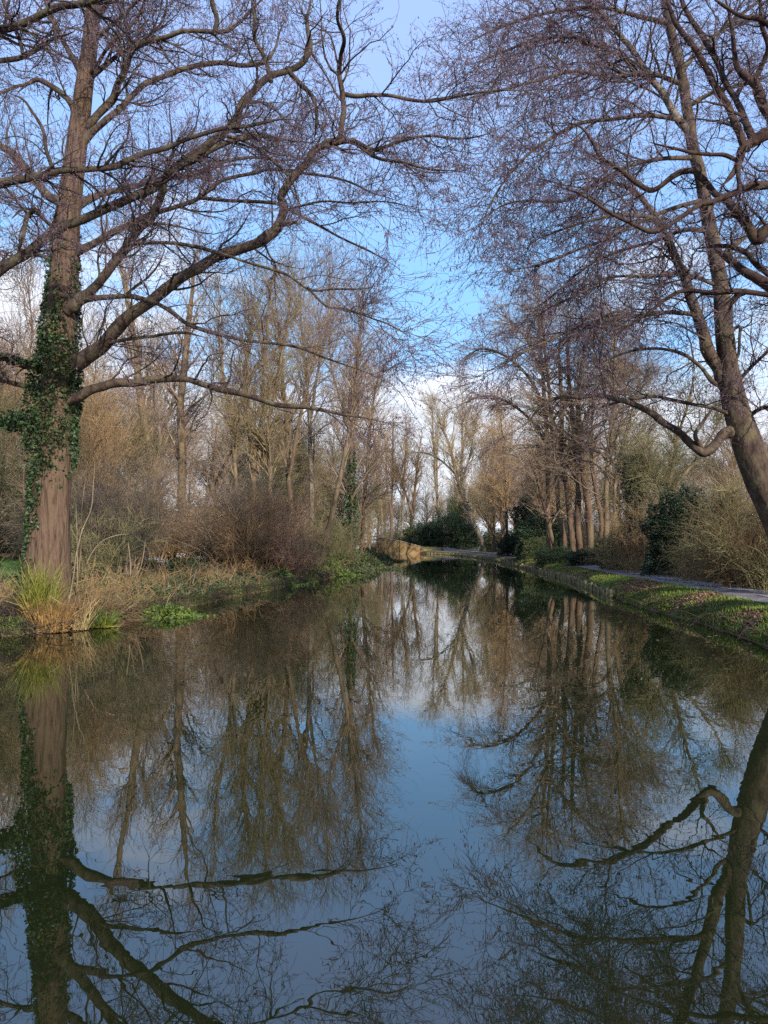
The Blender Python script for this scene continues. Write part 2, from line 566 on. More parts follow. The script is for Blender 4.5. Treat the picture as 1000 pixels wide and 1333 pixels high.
# towpath: a ribbon lying just above the ground
G = Geo()
py_ = np.concatenate([np.arange(-50, 10, 3.0), np.arange(10, 60, 0.5), np.arange(60, 130, 2.0)])
ox = np.linspace(-1, 1, 9)
hw = 0.93 + 0.12 * vnoise(py_ * 1.3, 40.1)
X = pathx(py_)[:, None] + ox[None] * hw[:, None]
Y = np.repeat(py_[:, None], 9, 1)
Z = ground_z(pathx(py_), py_)[:, None] + 0.03 * (1 - ox[None] ** 2) + 0.06
Z = np.maximum(Z, ground_z(X, Y) + 0.006)
ii = (np.arange(len(py_) - 1)[:, None] * 9 + np.arange(8)[None])
G.add(np.stack([X, Y, Z], -1).reshape(-1, 3), np.stack([ii, ii + 1, ii + 10, ii + 9], -1).reshape(-1, 4))
structure('towpath', G, pm)

# the film of water standing along the middle of the path
pw = mat('puddle', [(0.45, 0.43, 0.45), (0.62, 0.60, 0.62)], 5, 0.12, 0.002, 30, spec=0.8)  # pale base colour stands in for sky reflected in the wet film
G = Geo()
for a0, a1, ww, cx in ((14, 24, 0.20, 0.1), (19, 31, 0.28, -0.15), (29, 52, 0.30, 0.0), (14.5, 18, 0.1, -0.35), (24, 27, 0.12, 0.4)):
    yy = np.arange(a0, a1, 0.25)
    e = np.sin(np.linspace(0, PI, len(yy))) ** 0.4
    c0 = pathx(yy) + cx + 0.12 * vnoise(yy * 0.9, a0)
    wl = ww * e * (1 + 1.2 * vnoise(yy * 2.3, 5 + a0)) + 0.01
    wr = ww * e * (1 + 1.2 * vnoise(yy * 2.9, 25 + a0)) + 0.01
    zz = ground_z(c0, yy) + 0.09 + 0.0062 + 0.0004 * a0 / 10
    v = np.stack([np.stack([c0 - wl, yy, zz], 1), np.stack([c0 + wr, yy, zz], 1)], 1).reshape(-1, 3)
    k = np.arange(len(yy) - 1)[:, None] * 2
    G.add(v, k + [0, 1, 3, 2])
structure('puddles', G, pw, False)

# a mown lawn glimpsed behind the big tree on the left
G = Geo()
gx, gy = np.meshgrid(np.linspace(-34, -12.2, 22), np.linspace(20, 40, 20))
G.add(np.stack([gx, gy, ground_z(gx, gy) + 0.05], -1).reshape(-1, 3),
      np.stack([(np.arange(19)[:, None] * 22 + np.arange(21)[None]) + k for k in (0, 1, 23, 22)], -1).reshape(-1, 4))
structure('lawn', G, lawn)

# ------------------------------------------------------------------ timber piling along the towpath
edge = link('bank_edging', None, None, (0, 0, 0))
edge['kind'] = 'structure'
pile_meshes = []
for k in range(4):
    zz = np.array([-0.5, 0.0, 0.12, 0.22, 0.25]) + rng.uniform(-0.03, 0.05)
    Pp = np.stack([0.01 * rng.standard_normal(5), 0.01 * rng.standard_normal(5), zz], 1)[None]
    Rr = np.array([[0.085, 0.085, 0.08, 0.075, 0.03]]) * rng.uniform(0.9, 1.15)
    v, q = tubes(Pp, Rr, 8, 0.05)
    pile_meshes.append(Geo().add(v, q).mesh('pile', M['pile']))
yy = 24.0
n = 0
while yy < 108 and n < 230:
    o = link('pile', pile_meshes[n % 4], edge, (float(Rx(yy)) - 0.09 + 0.02 * rng.standard_normal(), yy, 0.035 * rng.standard_normal()))
    o.rotation_euler = (0.04 * rng.standard_normal(), 0.04 * rng.standard_normal(), rng.uniform(0, 6))
    yy += 0.36 + 0.06 * rng.random() + 0.0012 * yy
    n += 1
G = Geo()
yy = np.arange(24, 109, 1.0)
v, q = tubes(np.stack([Rx(yy) + 0.03, yy, np.full(len(yy), 0.06)], 1)[None], np.full((1, len(yy)), 0.07), 6)
part('waling_board', G.add(v, q), M['mud'], edge)

# ------------------------------------------------------------------ far wing wall, bridge rail and white post
def prism_wall(x0, x1, z0, z1, y0, y1):
    """wall section whose top slopes from z0 at x0 to z1 at x1"""
    n = max(2, int((x1 - x0) / 0.5))
    G = Geo()
    xs = np.linspace(x0, x1, n + 1)
    zt = np.interp(xs, [x0, x1], [z0, z1])
    rows = []
    for y in (y0, y1):
        rows.append(np.stack([xs, np.full(n + 1, y), np.full(n + 1, -0.6)], 1))
        rows.append(np.stack([xs, np.full(n + 1, y), zt], 1))
    v = np.concatenate(rows)
    k, N = np.arange(n)[:, None], n + 1
    q = np.concatenate([k + [0, 1, N + 1, N], k + [N, N + 1, 3 * N + 1, 3 * N], k + [2 * N + 1, 2 * N, 3 * N, 3 * N + 1],
                        [[0, N, 3 * N, 2 * N]], [[n, 2 * N + n, 3 * N + n, N + n]]])
    return G.add(v, q)


wall = thing('stone_wall', 'golden stone wing wall sloping down to the water at the far end of the canal', 'wall', (2.2, 109.7, 0))
part('wall_section', prism_wall(-0.75, 2.25, 2.35, 1.85, 109.35, 110.0), M['stone'], wall, smooth=False)
part('wall_section', prism_wall(2.33, 5.3, 1.83, 1.0, 109.38, 110.0), M['stone'], wall, smooth=False)
part('wall_section', prism_wall(5.36, 9.0, 0.85, 0.45, 109.4, 110.0), M['stone'], wall, smooth=False)
for (a, b, za, zb) in ((-0.85, 2.28, 2.36, 1.86), (2.30, 5.4, 1.845, 1.01)):
    n = 6
    xs = np.linspace(a, b, n + 1)
    for i in range(n):
        xa, xb = xs[i] + 0.01, xs[i + 1] - 0.01
        z0, z1 = np.interp([xa, xb], [a, b], [za, zb])
        v, q = box(xa, xb, 109.28, 110.06, 0, 0.13)
        v = np.array(v)
        v[:, 2] += np.where(v[:, 0] == xa, z0, z1) + 0.004
        part('coping_stone', Geo().add(v, q), M['coping'], wall, smooth=False)
# side return of the wall, running back from the canal to the bridge
G = Geo()
v, q = box(-1.1, -0.78, 109.5, 117.0, -0.6, 2.3)
part('side_wall', G.add(v, q), M['stone'], wall, smooth=False)

br = thing('bridge_railing', 'dark iron railing of the small bridge left of the far stone wall', 'railing', (-2.8, 108, 0))
x0, x1, yb = -4.6, -0.95, 108.6
v, q = box(x0, x1, yb - 0.15, yb + 0.5, 1.15, 1.45)
part('deck_beam', Geo().add(v, q), M['iron'], br, smooth=False)
for zz in (2.02, 2.5):
    v, q = box(x0, x1, yb - 0.05, yb + 0.05, zz, zz + 0.12)
    part('rail', Geo().add(v, q), M['iron'], br, smooth=False)
for xx in np.linspace(x0 + 0.05, x1 - 0.1, 9):
    v, q = box(xx - 0.05, xx + 0.05, yb - 0.045, yb + 0.045, 1.452, 2.75 if abs(xx - x1) < 0.3 else 2.5)
    part('rail_post', Geo().add(v, q), M['iron'], br, smooth=False)
ap = thing('bridge_abutment', 'low dark brick abutment under the left end of the bridge railing', 'abutment', (-6.1, 109, 0))
v, q = box(-7.6, -4.62, 107.9, 109.6, -0.6, 1.4)
part('abutment_block', Geo().add(v, q), M['stone'], ap, smooth=False)

G = Geo()
pb = at(464, 711, 66)
v, q = tubes(np.array([[[0, 0, -0.3], [0, 0, 0.5], [0, 0, 1.02], [0, 0, 1.06]]]), np.array([[0.2, 0.2, 0.19, 0.02]]), 4)
G.add(v, q)
o = link('white_post', G.mesh('white_post', M['white_paint'], False), None, (pb[0], 66, float(ground_z(pb[0], 66))))
o['label'] = 'short white painted post beside the ivy covered trunk near the bridge'
o['category'] = 'post'

# ------------------------------------------------------------------ trees
def trace(pts, d0, d1, w0, w1, per=4, wig=0.12, root=0.25):
    """limb traced in the photograph, set at real depths d0 (root) to d1 (tip); widths in photo pixels"""
    pts = np.array(pts, float)
    s = np.concatenate([[0], np.cumsum(np.hypot(*np.diff(pts[:, :2], axis=0).T))])
    s /= s[-1]
    d = d0 + (d1 - d0) * s + wig * np.sin(s * 7 + rng.uniform(0, 6)) * s * (1 - s) * 4
    w = pts[:, 2] if pts.shape[1] > 2 else w0 + (w1 - w0) * s ** 0.8
    P = np.array([at(p[0], p[1], dd) for p, dd in zip(pts, d)])
    if root:
        if w[0] < 12:
            root = 0.05
        P = np.vstack([P[0] - root * norm(P[1] - P[0]), P])
        d = np.concatenate([d[:1], d])
        w = np.concatenate([w[:1], w])
    r = w * 0.5 * d / F
    L = smooth_line(np.column_stack([P, r]), per)
    n_ = len(L)
    e = rng.standard_normal(n_ + 4)
    e = (e[:-4] + 2 * e[1:-3] + 2 * e[2:-2] + e[3:-1]) / 4
    if w[0] < 34 and n_ > 12:
        j = rng.standard_normal((n_ + 6, 3))
        for _ in range(3):
            j[1:-1] = (j[:-2] + 2 * j[1:-1] + j[2:]) / 4
        L[3:-1, :3] += 0.45 * L[3:-1, 3:4] * j[3:n_ - 1]
        L[:, 3] *= 0.93 * (1 + 0.06 * e[:n_])
        u = np.linspace(1, 0, n_)
        if w[0] < 10:
            L[0, 3] *= 0.4
        L[:, 3] *= np.clip(0.25 + u / 0.16, 0, 1)
    L[:, 3] = np.maximum(L[:, 3], 0.004)
    return L


def snap(p, built, default):
    """real depth of the limb or trunk that a side limb starts from"""
    A = np.concatenate(built)
    v = A[:, :3] - np.array([0, 0, CAM_H])
    cp, sp = math.cos(PITCH), math.sin(PITCH)
    fz = v[:, 1] * cp + v[:, 2] * sp
    up = -v[:, 1] * sp + v[:, 2] * cp
    q = np.hypot(CX + F * v[:, 0] / fz - p[0], CY - F * up / fz - p[1])
    i = int(np.argmin(q))
    return A[i, 1] if q[i] < 16 else default


def tube_geo(L, S=10, bump=0.04, jit=0.0):
    P = L[:, :3].copy()
    if jit:
        P[1:-1] += jit * L[1:-1, 3:4] * rng.standard_normal((len(P) - 2, 3))
    g = Geo()
    v, q = tubes(P[None], L[None, :, 3], S, bump)
    g.add(v, q)
    return g


def trunk_geo(L, S=40, flare=0.0, z0=0.0):
    """trunk with bark ridges and root flare"""
    L = resample(L, max(60, int(np.linalg.norm(np.diff(L[:, :3], axis=0), axis=1).sum() / 0.1)))
    K = len(L)
    v, q = tubes(L[None, :, :3], L[None, :, 3], S)
    v = v.reshape(K, S, 3)
    a = np.arange(S) * 2 * PI / S
    hgt = L[:, 2] - z0
    ridge = 0.10 * vnoise(np.tile(a * 5.0, (K, 1)), np.tile((hgt * 1.3)[:, None], (1, S))) + 0.06 * vnoise(np.tile(a * 13.0, (K, 1)), hgt[:, None] * 4 + 0 * a[None])
    seam = np.minimum(a, 2 * PI - a)[None] / 0.3
    ridge = ridge * np.clip(seam, 0, 1)
    fl = flare * np.exp(-np.clip(hgt, 0, 9) / 0.35)[:, None] * (0.5 + 0.5 * np.sin(a * 5 + 1.3))[None]
    f = 1 + ridge + fl
    v = L[:, None, :3] + (v - L[:, None, :3]) * f[..., None]
    return Geo().add(v.reshape(-1, 3), q)


def pad(lines, K):
    A = np.stack([resample(l, K) for l in lines])
    return A[:, :, :3], A[:, :, 3]


def crown_of(tree, lines, n2, n3, n4, ncat, lens, ups, mats, big=300, twig_r=0.006, flat=0.35, t2=0.12, cat=(0.055, 0.010), wand=(0.24, 0.22, 0.22), keep=None, wt=None):
    """side branches, twigs and catkins along traced limbs"""
    mb, mtw, mc = mats
    P, R = pad(lines, 40)
    s, d, r, t, L = spawn(P, R, n2, t2, 1.0, (0.5, 1.15), 0.55, ups[0], flat, 1.0, wt)
    ln = lens[0] * rng.uniform(0.35, 1.25, len(s)) * (0.6 + 0.4 * np.minimum(L / 5, 1)) * (1.05 - 0.45 * t)
    P2 = grow(s - d * 0.03, d, ln, 9, wand[0], ups[1])
    R2 = radii(np.clip(r, 0.008, 0.030) * np.clip(ln / lens[0], 0.45, 1), 0.005, 9)
    if keep is not None:
        m = keep(P2)
        P2, R2, ln = P2[m], R2[m], ln[m]
    order = np.argsort(-ln)
    v, q = None, None
    for i in order[:big]:
        v, q = tubes(P2[i:i + 1], R2[i:i + 1], 5)
        part('side_branch', Geo().add(v, q), mb, tree)
    if len(order) > big:
        v, q = tubes(P2[order[big:]], R2[order[big:]], 4)
        part('small_branches', Geo().add(v, q), mb, tree, True)
    s, d, r, t, L = spawn(P2, R2, n3, 0.12, 1.0, (0.45, 1.05), 0.6, ups[1], flat)
    ln = lens[1] * rng.uniform(0.4, 1.3, n3)
    P3 = grow(s, d, ln, 6, wand[1], ups[2])
    R3 = radii(np.clip(r, 0.006, 0.012) * twig_r / 0.006, 0.5 * twig_r, 6)
    s, d, r, t, L = spawn(P3, R3, n4, 0.15, 1.0, (0.4, 1.0), 0.7, ups[2], flat)
    ln = lens[2] * rng.uniform(0.4, 1.4, n4)
    P4 = grow(s, d, ln, 4, wand[2], ups[2])
    R4 = radii(np.full(n4, twig_r * 0.8), 0.45 * twig_r, 4)
    g = Geo()
    v, q = tubes(P3, R3, 3)
    g.add(v, q)
    v, q = tubes(P4, R4, 3)
    g.add(v, q)
    part('twigs', g, mtw, tree, True)
    if ncat:
        i = rng.integers(0, n4, ncat)
        k = rng.integers(1, 4, ncat)
        v, tt = catkins(P4[i, k] + 0.012 * rng.standard_normal((ncat, 3)), *cat)
        part('catkins', Geo().add(v, None, tt), mc, tree, True, False)
    return P4


def ivy_on(tree, line, n, spec, size=0.075, name='ivy', m='ivy'):
    """leaves round a trunk line; spec(z, azimuth) -> thickness of the ivy there, 0 for none"""
    L = resample(line, 200)
    s = rng.random(n * 3) * 199
    k = np.minimum(s.astype(int), 198)
    w = (s - k)[:, None]
    c = L[k] * (1 - w) + L[k + 1] * w
    az = rng.uniform(0, 2 * PI, len(s))
    th = spec(c[:, 2], az)
    keep = rng.random(len(s)) < np.clip(th * 12, 0, 1) * np.clip(0.75 + 3.2 * vnoise(az * 1.9, c[:, 2] * 1.7 + 5), 0.06, 1)
    c, az, th = c[keep][:n], az[keep][:n], th[keep][:n]
    o = np.stack([np.cos(az), np.sin(az), np.zeros(len(az))], 1)
    lump = 1 + 1.1 * vnoise(az * 2.2, c[:, 2] * 2.3)
    off = c[:, 3] + th * lump * rng.random(len(c)) ** 0.6 + 0.01
    v, t = leaves(c[:, :3] + o * off[:, None] + 0.02 * rng.standard_normal((len(c), 3)), size, 0.5, o)
    part(name, Geo().add(v, None, t), M[m], tree, True, False)


# ---- the big alder on the left bank
D = 15.8
trunkL = trace([(56, 815, 104), (58, 795, 86), (60, 765, 66), (62, 735, 57), (64, 700, 51), (66, 660, 47), (69, 610, 44), (73, 550, 42), (76, 490, 41), (80, 430, 39), (83, 370, 36), (87, 310, 33), (91, 260, 30),
                (98, 205, 27), (104, 160, 25), (110, 110, 22), (117, 60, 20), (122, 0, 18), (128, -80, 15), (130, -170, 12), (136, -270, 8), (138, -360, 3)], D, D + 0.8, 0, 0, 6, 0.0, 0)
treeL = thing('alder_tree', 'big ivy clad alder on the left bank with wide spreading limbs over the water', 'tree', tuple(trunkL[0, :3] + [0, 0, 0.0]))
part('trunk', trunk_geo(trunkL, 48, 0.45, 0.0), M['bark_trunk'], treeL)
limbs = [
    ([(82, 482, 27), (100, 468, 25), (125, 450, 21), (150, 430, 19), (185, 402, 17), (215, 378, 16), (240, 362, 15), (270, 342, 15), (300, 328, 15), (335, 318, 14), (362, 296, 14), (369, 275, 13), (367, 255, 12), (378, 235, 11), (398, 212, 11), (410, 195, 10), (430, 186, 9), (460, 184, 7), (480, 194, 6), (500, 192, 5), (530, 182, 5), (560, 177, 4), (600, 180, 4), (640, 172, 3), (680, 150, 2)], -3.2),
    ([(425, 186, 9), (441, 178, 8), (448, 150, 8), (446, 125, 8), (441, 95, 7), (444, 70, 6), (448, 50, 6), (440, 25, 5), (445, -10, 5), (450, -60, 3)], -3.6),
    ([(460, 184, 6), (480, 200, 5), (500, 207, 5), (530, 212, 4), (560, 220, 3), (600, 223, 2)], -3.8),
    ([(448, 122, 6), (470, 125, 6), (500, 124, 5), (530, 130, 5), (565, 132, 4), (600, 125, 4), (650, 118, 3), (690, 118, 2)], -3.4),
    ([(98, 517, 15), (125, 505, 13), (160, 497, 12), (190, 494, 11), (230, 493, 10), (265, 500, 9), (300, 510, 9), (335, 518, 8), (365, 528, 7), (400, 530, 6), (440, 538, 4), (480, 545, 3), (520, 556, 2)], -2.5),
    ([(98, 396, 17), (112, 384, 14), (125, 370, 13), (150, 340, 12), (168, 318, 12), (185, 295, 11), (200, 275, 11), (207, 250, 11), (215, 232, 10), (240, 212, 9), (265, 200, 8), (300, 185, 8), (325, 178, 7), (345, 178, 6), (380, 183, 5), (410, 186, 4)], -1.8),
    ([(98, 330, 12), (120, 316, 10), (150, 300, 9), (175, 287, 8), (200, 276, 7), (250, 262, 6), (272, 248, 6), (290, 235, 5), (332, 225, 5), (350, 221, 4), (400, 226, 4), (450, 235, 3), (482, 250, 3), (520, 262, 2)], -1.0),
    ([(262, 258, 6), (285, 261, 5), (312, 261, 5), (357, 265, 5), (378, 274, 4), (410, 290, 4), (445, 310, 3), (482, 327, 3), (520, 350, 2)], -1.8),
    ([(378, 272, 4), (420, 262, 3), (460, 264, 3), (500, 262, 2), (540, 270, 2)], -3.0),
    ([(97, 268, 14), (120, 257, 10), (140, 250, 9), (175, 242, 8), (207, 235, 7), (250, 227, 6), (290, 212, 5), (330, 205, 4), (370, 210, 3), (420, 200, 2)], 1.5),
    ([(106, 172, 14), (117, 160, 12), (140, 135, 11), (150, 120, 10), (160, 98, 9), (172, 70, 8), (185, 56, 8), (212, 50, 7), (237, 41, 7), (250, 39, 6), (290, 42, 6), (310, 30, 5), (325, 16, 4), (345, -5, 3), (370, -40, 2)], -1.5),
    ([(104, 190, 14), (125, 168, 10), (150, 147, 9), (170, 129, 8), (190, 108, 8), (215, 98, 7), (245, 88, 7), (285, 82, 7), (320, 84, 6), (345, 80, 5), (358, 64, 4), (364, 40, 3), (380, 10, 2)], 0.6),
    ([(112, 110, 10), (124, 94, 8), (138, 84, 7), (150, 75, 6), (175, 60, 5), (195, 45, 4), (213, 25, 3), (220, -10, 3), (240, -50, 2)], 1.5),
    ([(113, 100, 8), (128, 85, 6), (135, 72, 5), (150, 50, 5), (163, 42, 5), (178, 22, 4), (187, 5, 4), (192, -30, 3)], -1.0),
    ([(119, 55, 8), (135, 42, 6), (155, 26, 5), (178, 2, 4), (200, -20, 3), (240, -60, 2)], -0.5),
    ([(82, 268, 15), (66, 257, 12), (54, 246, 12), (40, 224, 11), (20, 203, 10), (0, 190, 10), (-40, 172, 8), (-90, 150, 6), (-150, 150, 3)], 1.0),
    ([(102, 150, 11), (90, 132, 9), (70, 115, 8), (50, 104, 7), (38, 108, 5), (20, 112, 4), (0, 122, 4), (-40, 130, 3)], 0.8),
    ([(110, 106, 9), (98, 82, 8), (85, 58, 7), (75, 38, 7), (64, 15, 6), (55, -15, 5), (45, -70, 3)], 0.7),
    ([(100, 400, 9), (112, 390, 8), (145, 386, 7), (175, 387, 7), (205, 395, 6), (228, 410, 6), (250, 425, 6), (300, 440, 5), (350, 447, 4), (385, 452, 4), (420, 465, 3), (470, 482, 2), (510, 500, 2)], -2.2),
    ([(98, 465, 7), (118, 452, 6), (145, 445, 5), (165, 442, 5), (200, 438, 4), (240, 433, 4), (270, 440, 2)], -0.5),
    ([(150, 338, 6), (165, 320, 5), (200, 317, 5), (235, 318, 5), (280, 328, 5), (310, 338, 4), (345, 348, 4), (375, 358, 4), (405, 378, 3), (435, 376, 3), (470, 376, 2), (500, 370, 2)], -3.0),
    ([(403, 376, 3), (425, 398, 3), (450, 402, 3), (480, 413, 2), (510, 424, 2), (540, 443, 2)], -4.0),
    ([(64, 478, 16), (45, 476, 14), (20, 470, 12), (0, 463, 11), (-40, 455, 9), (-110, 430, 6), (-170, 400, 3)], -1.0),
    ([(64, 505, 9), (35, 503, 7), (0, 495, 6), (-40, 490, 5), (-90, 495, 3)], 0.8),
    ([(78, 350, 8), (60, 335, 6), (40, 332, 5), (15, 340, 4), (-20, 345, 3)], 1.2),
    ([(80, 310, 7), (62, 290, 5), (45, 275, 5), (30, 272, 4), (15, 285, 3)], -0.8),
    ([(364, 292, 8), (378, 291, 5), (388, 287, 4)], -2.0),
    ([(120, 30, 9), (140, 0, 7), (165, -50, 6), (210, -110, 4), (260, -150, 2)], -1.5),
    ([(126, -60, 10), (100, -100, 7), (60, -150, 5), (10, -190, 3)], -1.0),
    ([(128, -120, 9), (160, -180, 6), (200, -250, 4), (230, -300, 2)], 0.5),
]
Ls = []
for pts, dd in limbs:
    d_root = snap(pts[0], [trunkL] + Ls, D + (dd * 0.8 if pts[0][0] > 140 else 0))
    l = trace(pts, d_root, D + dd, 0, 0, 4, 0.3)
    Ls.append(l)
    part('limb', tube_geo(l, 10, 0.03), M['bark_limb'], treeL)
wtL = np.ones(len(Ls))
wtL[4], wtL[0], wtL[6], wtL[7], wtL[18], wtL[20], wtL[21] = 0.35, 0.7, 0.6, 0.5, 0.5, 0.4, 0.5
crown_of(treeL, Ls, 760, 5000, 16500, 21000, (1.8, 0.72, 0.32), (0.06, 0.035, 0.02), (M['bark_limb'], M['twig_purple'], M['catkin']), 280, 0.005, wt=wtL)


def specL(z, az):
    left = np.cos(az - PI)                                    # 1 on the photograph's left side
    a = np.interp(z, [1.2, 2.0, 3.2, 3.6, 4.2, 5.2, 6.0, 7.4, 9], [0.03, 0.05, 0.10, 0.22, 0.30, 0.26, 0.13, 0.05, 0.0])
    lo = np.interp(z, [2.9, 3.6], [0, 1])
    return a * np.where(left > 0.1, 1.0, lo) * (0.75 + 0.35 * left)


ivy_on(treeL, trunkL, 15000, specL, 0.075)
ivy_on(treeL, trunkL, 3200, lambda z, az: specL(z, az) * 1.08, 0.07, m='leaf_mid')
# a wedge of ivy along the root of the lowest limb
l = Ls[22][:18]
ivy_on(treeL, l, 1500, lambda z, az: 0.12 + 0 * z, 0.08)
v, t = leaves(at(12, 548, D - 0.3) + rng.standard_normal((700, 3)) * [0.28, 0.2, 0.1], 0.085)
part('ivy', Geo().add(v, None, t), M['ivy'], treeL, True, False)

# ---- an alder just outside the frame on the left whose limbs cross in front
D = 11.6
t2 = trace([(-330, 1000, 90), (-325, 850, 70), (-315, 700, 58), (-300, 500, 50), (-280, 350, 44), (-270, 200, 38), (-260, 50, 30), (-250, -150, 20), (-240, -350, 8)], D, D, 0, 0, 6, 0, 0)
tree2 = thing('alder_tree', 'alder whose dark limbs reach in from the left edge across the big ivy clad trunk', 'tree', tuple(t2[0, :3]))
part('trunk', trunk_geo(t2, 30, 0.3, 0.0), M['bark_dark'], tree2)
limbs2 = [
    ([(-285, 400, 26), (-180, 400, 22), (-90, 390, 19), (-40, 374, 16), (0, 350, 15), (40, 325, 14), (75, 303, 13), (100, 291, 12), (130, 275, 12), (165, 258, 12), (200, 243, 12), (212, 230, 12), (235, 214, 12), (262, 198, 12), (290, 175, 11), (305, 160, 11), (311, 142, 10), (330, 118, 10), (350, 103, 10), (375, 92, 9), (395, 80, 9), (402, 60, 8), (400, 30, 7), (404, 0, 6), (400, -40, 4)], 0.6),
    ([(-275, 290, 20), (-180, 275, 17), (-100, 255, 14), (-40, 245, 12), (0, 239, 11), (50, 230, 10), (75, 223, 10), (110, 222, 9), (140, 218, 9), (165, 208, 8), (200, 195, 8), (225, 188, 7), (250, 178, 6), (290, 166, 6), (330, 163, 5), (365, 155, 4), (400, 158, 3)], -0.6),
    ([(-262, 110, 16), (-160, 80, 14), (-70, 56, 13), (-30, 45, 12), (0, 38, 12), (40, 27, 11), (75, 13, 10), (115, 2, 9), (150, -6, 8), (210, -20, 6), (270, -50, 3)], -1.2),
    ([(-258, 150, 14), (-150, 115, 11), (-60, 95, 9), (-20, 85, 8), (0, 80, 8), (30, 73, 7), (58, 56, 6), (98, 40, 5)], -0.4),
    ([(375, 92, 7), (392, 112, 6), (406, 125, 6), (412, 150, 5), (410, 178, 3)], 0.9),
    ([(352, 103, 7), (345, 75, 6), (332, 50, 6), (332, 25, 5), (328, 0, 4), (335, -40, 3)], 0.2),
    ([(72, 224, 7), (62, 200, 5), (58, 175, 5), (45, 150, 4), (30, 130, 3), (10, 120, 2)], -0.5),
    ([(280, 42, 7), (281, 20, 7), (275, -5, 6), (270, -50, 4), (240, -90, 3)], 0.0),
    ([(45, 275, 7), (35, 285, 6), (30, 310, 5), (22, 330, 3)], -0.4),
    ([(30, 70, 6), (22, 40, 5), (8, 12, 4), (0, -10, 3)], -0.6),
    ([(290, 175, 5), (330, 190, 4), (375, 230, 3), (390, 262, 2)], 0.3),
]
Ls2 = []
for pts, dd in limbs2:
    root_d = D if pts[0][0] < -200 else snap(pts[0], Ls2, D + dd * 0.6)
    l = trace(pts, root_d, D + dd, 0, 0, 4, 0.15)
    Ls2.append(l)
    part('limb', tube_geo(l, 10, 0.03), M['bark_dark'], tree2)
crown_of(tree2, Ls2, 330, 2200, 6500, 8000, (1.3, 0.5, 0.24), (0.05, 0.02, 0.0), (M['bark_dark'], M['twig_purple'], M['catkin']), 150, 0.0045, cat=(0.045, 0.008))

# ---- the twin stemmed alder leaning in from the right
D = 17.5
t3 = trace([(1078, 850, 100), (1068, 800, 74), (1045, 740, 56), (1018, 680, 48), (998, 640, 44), (981, 600, 42), (967, 560, 38), (955, 520, 34), (949, 480, 27), (944, 440, 26), (940, 390, 23), (935, 350, 21), (927, 312, 20),
            (918, 262, 18), (911, 225, 17), (902, 190, 16), (896, 150, 15), (886, 90, 14), (870, 25, 13), (862, -30, 12), (850, -110, 10), (845, -200, 8), (842, -300, 3)], D, D - 0.5, 0, 0, 6, 0.0, 0)
tree3 = thing('alder_tree', 'tall leaning alder with a forked trunk over the towpath on the right', 'tree', tuple(t3[0, :3]))
t3[:, 3] *= 0.9
part('trunk', trunk_geo(t3, 40, 0.3, 0.4), M['bark_limb'], tree3)
s2 = trace([(956, 525, 24), (945, 508, 22), (935, 490, 18), (925, 462, 17), (918, 440, 16), (905, 405, 15), (893, 372, 13), (884, 345, 12), (868, 315, 11), (855, 288, 10), (840, 265, 8), (820, 246, 7), (800, 238, 5), (770, 232, 4), (730, 240, 3)], D, D - 0.9, 0, 0, 4, 0.1)
part('second_stem', tube_geo(s2, 16, 0.03), M['bark_limb'], tree3)
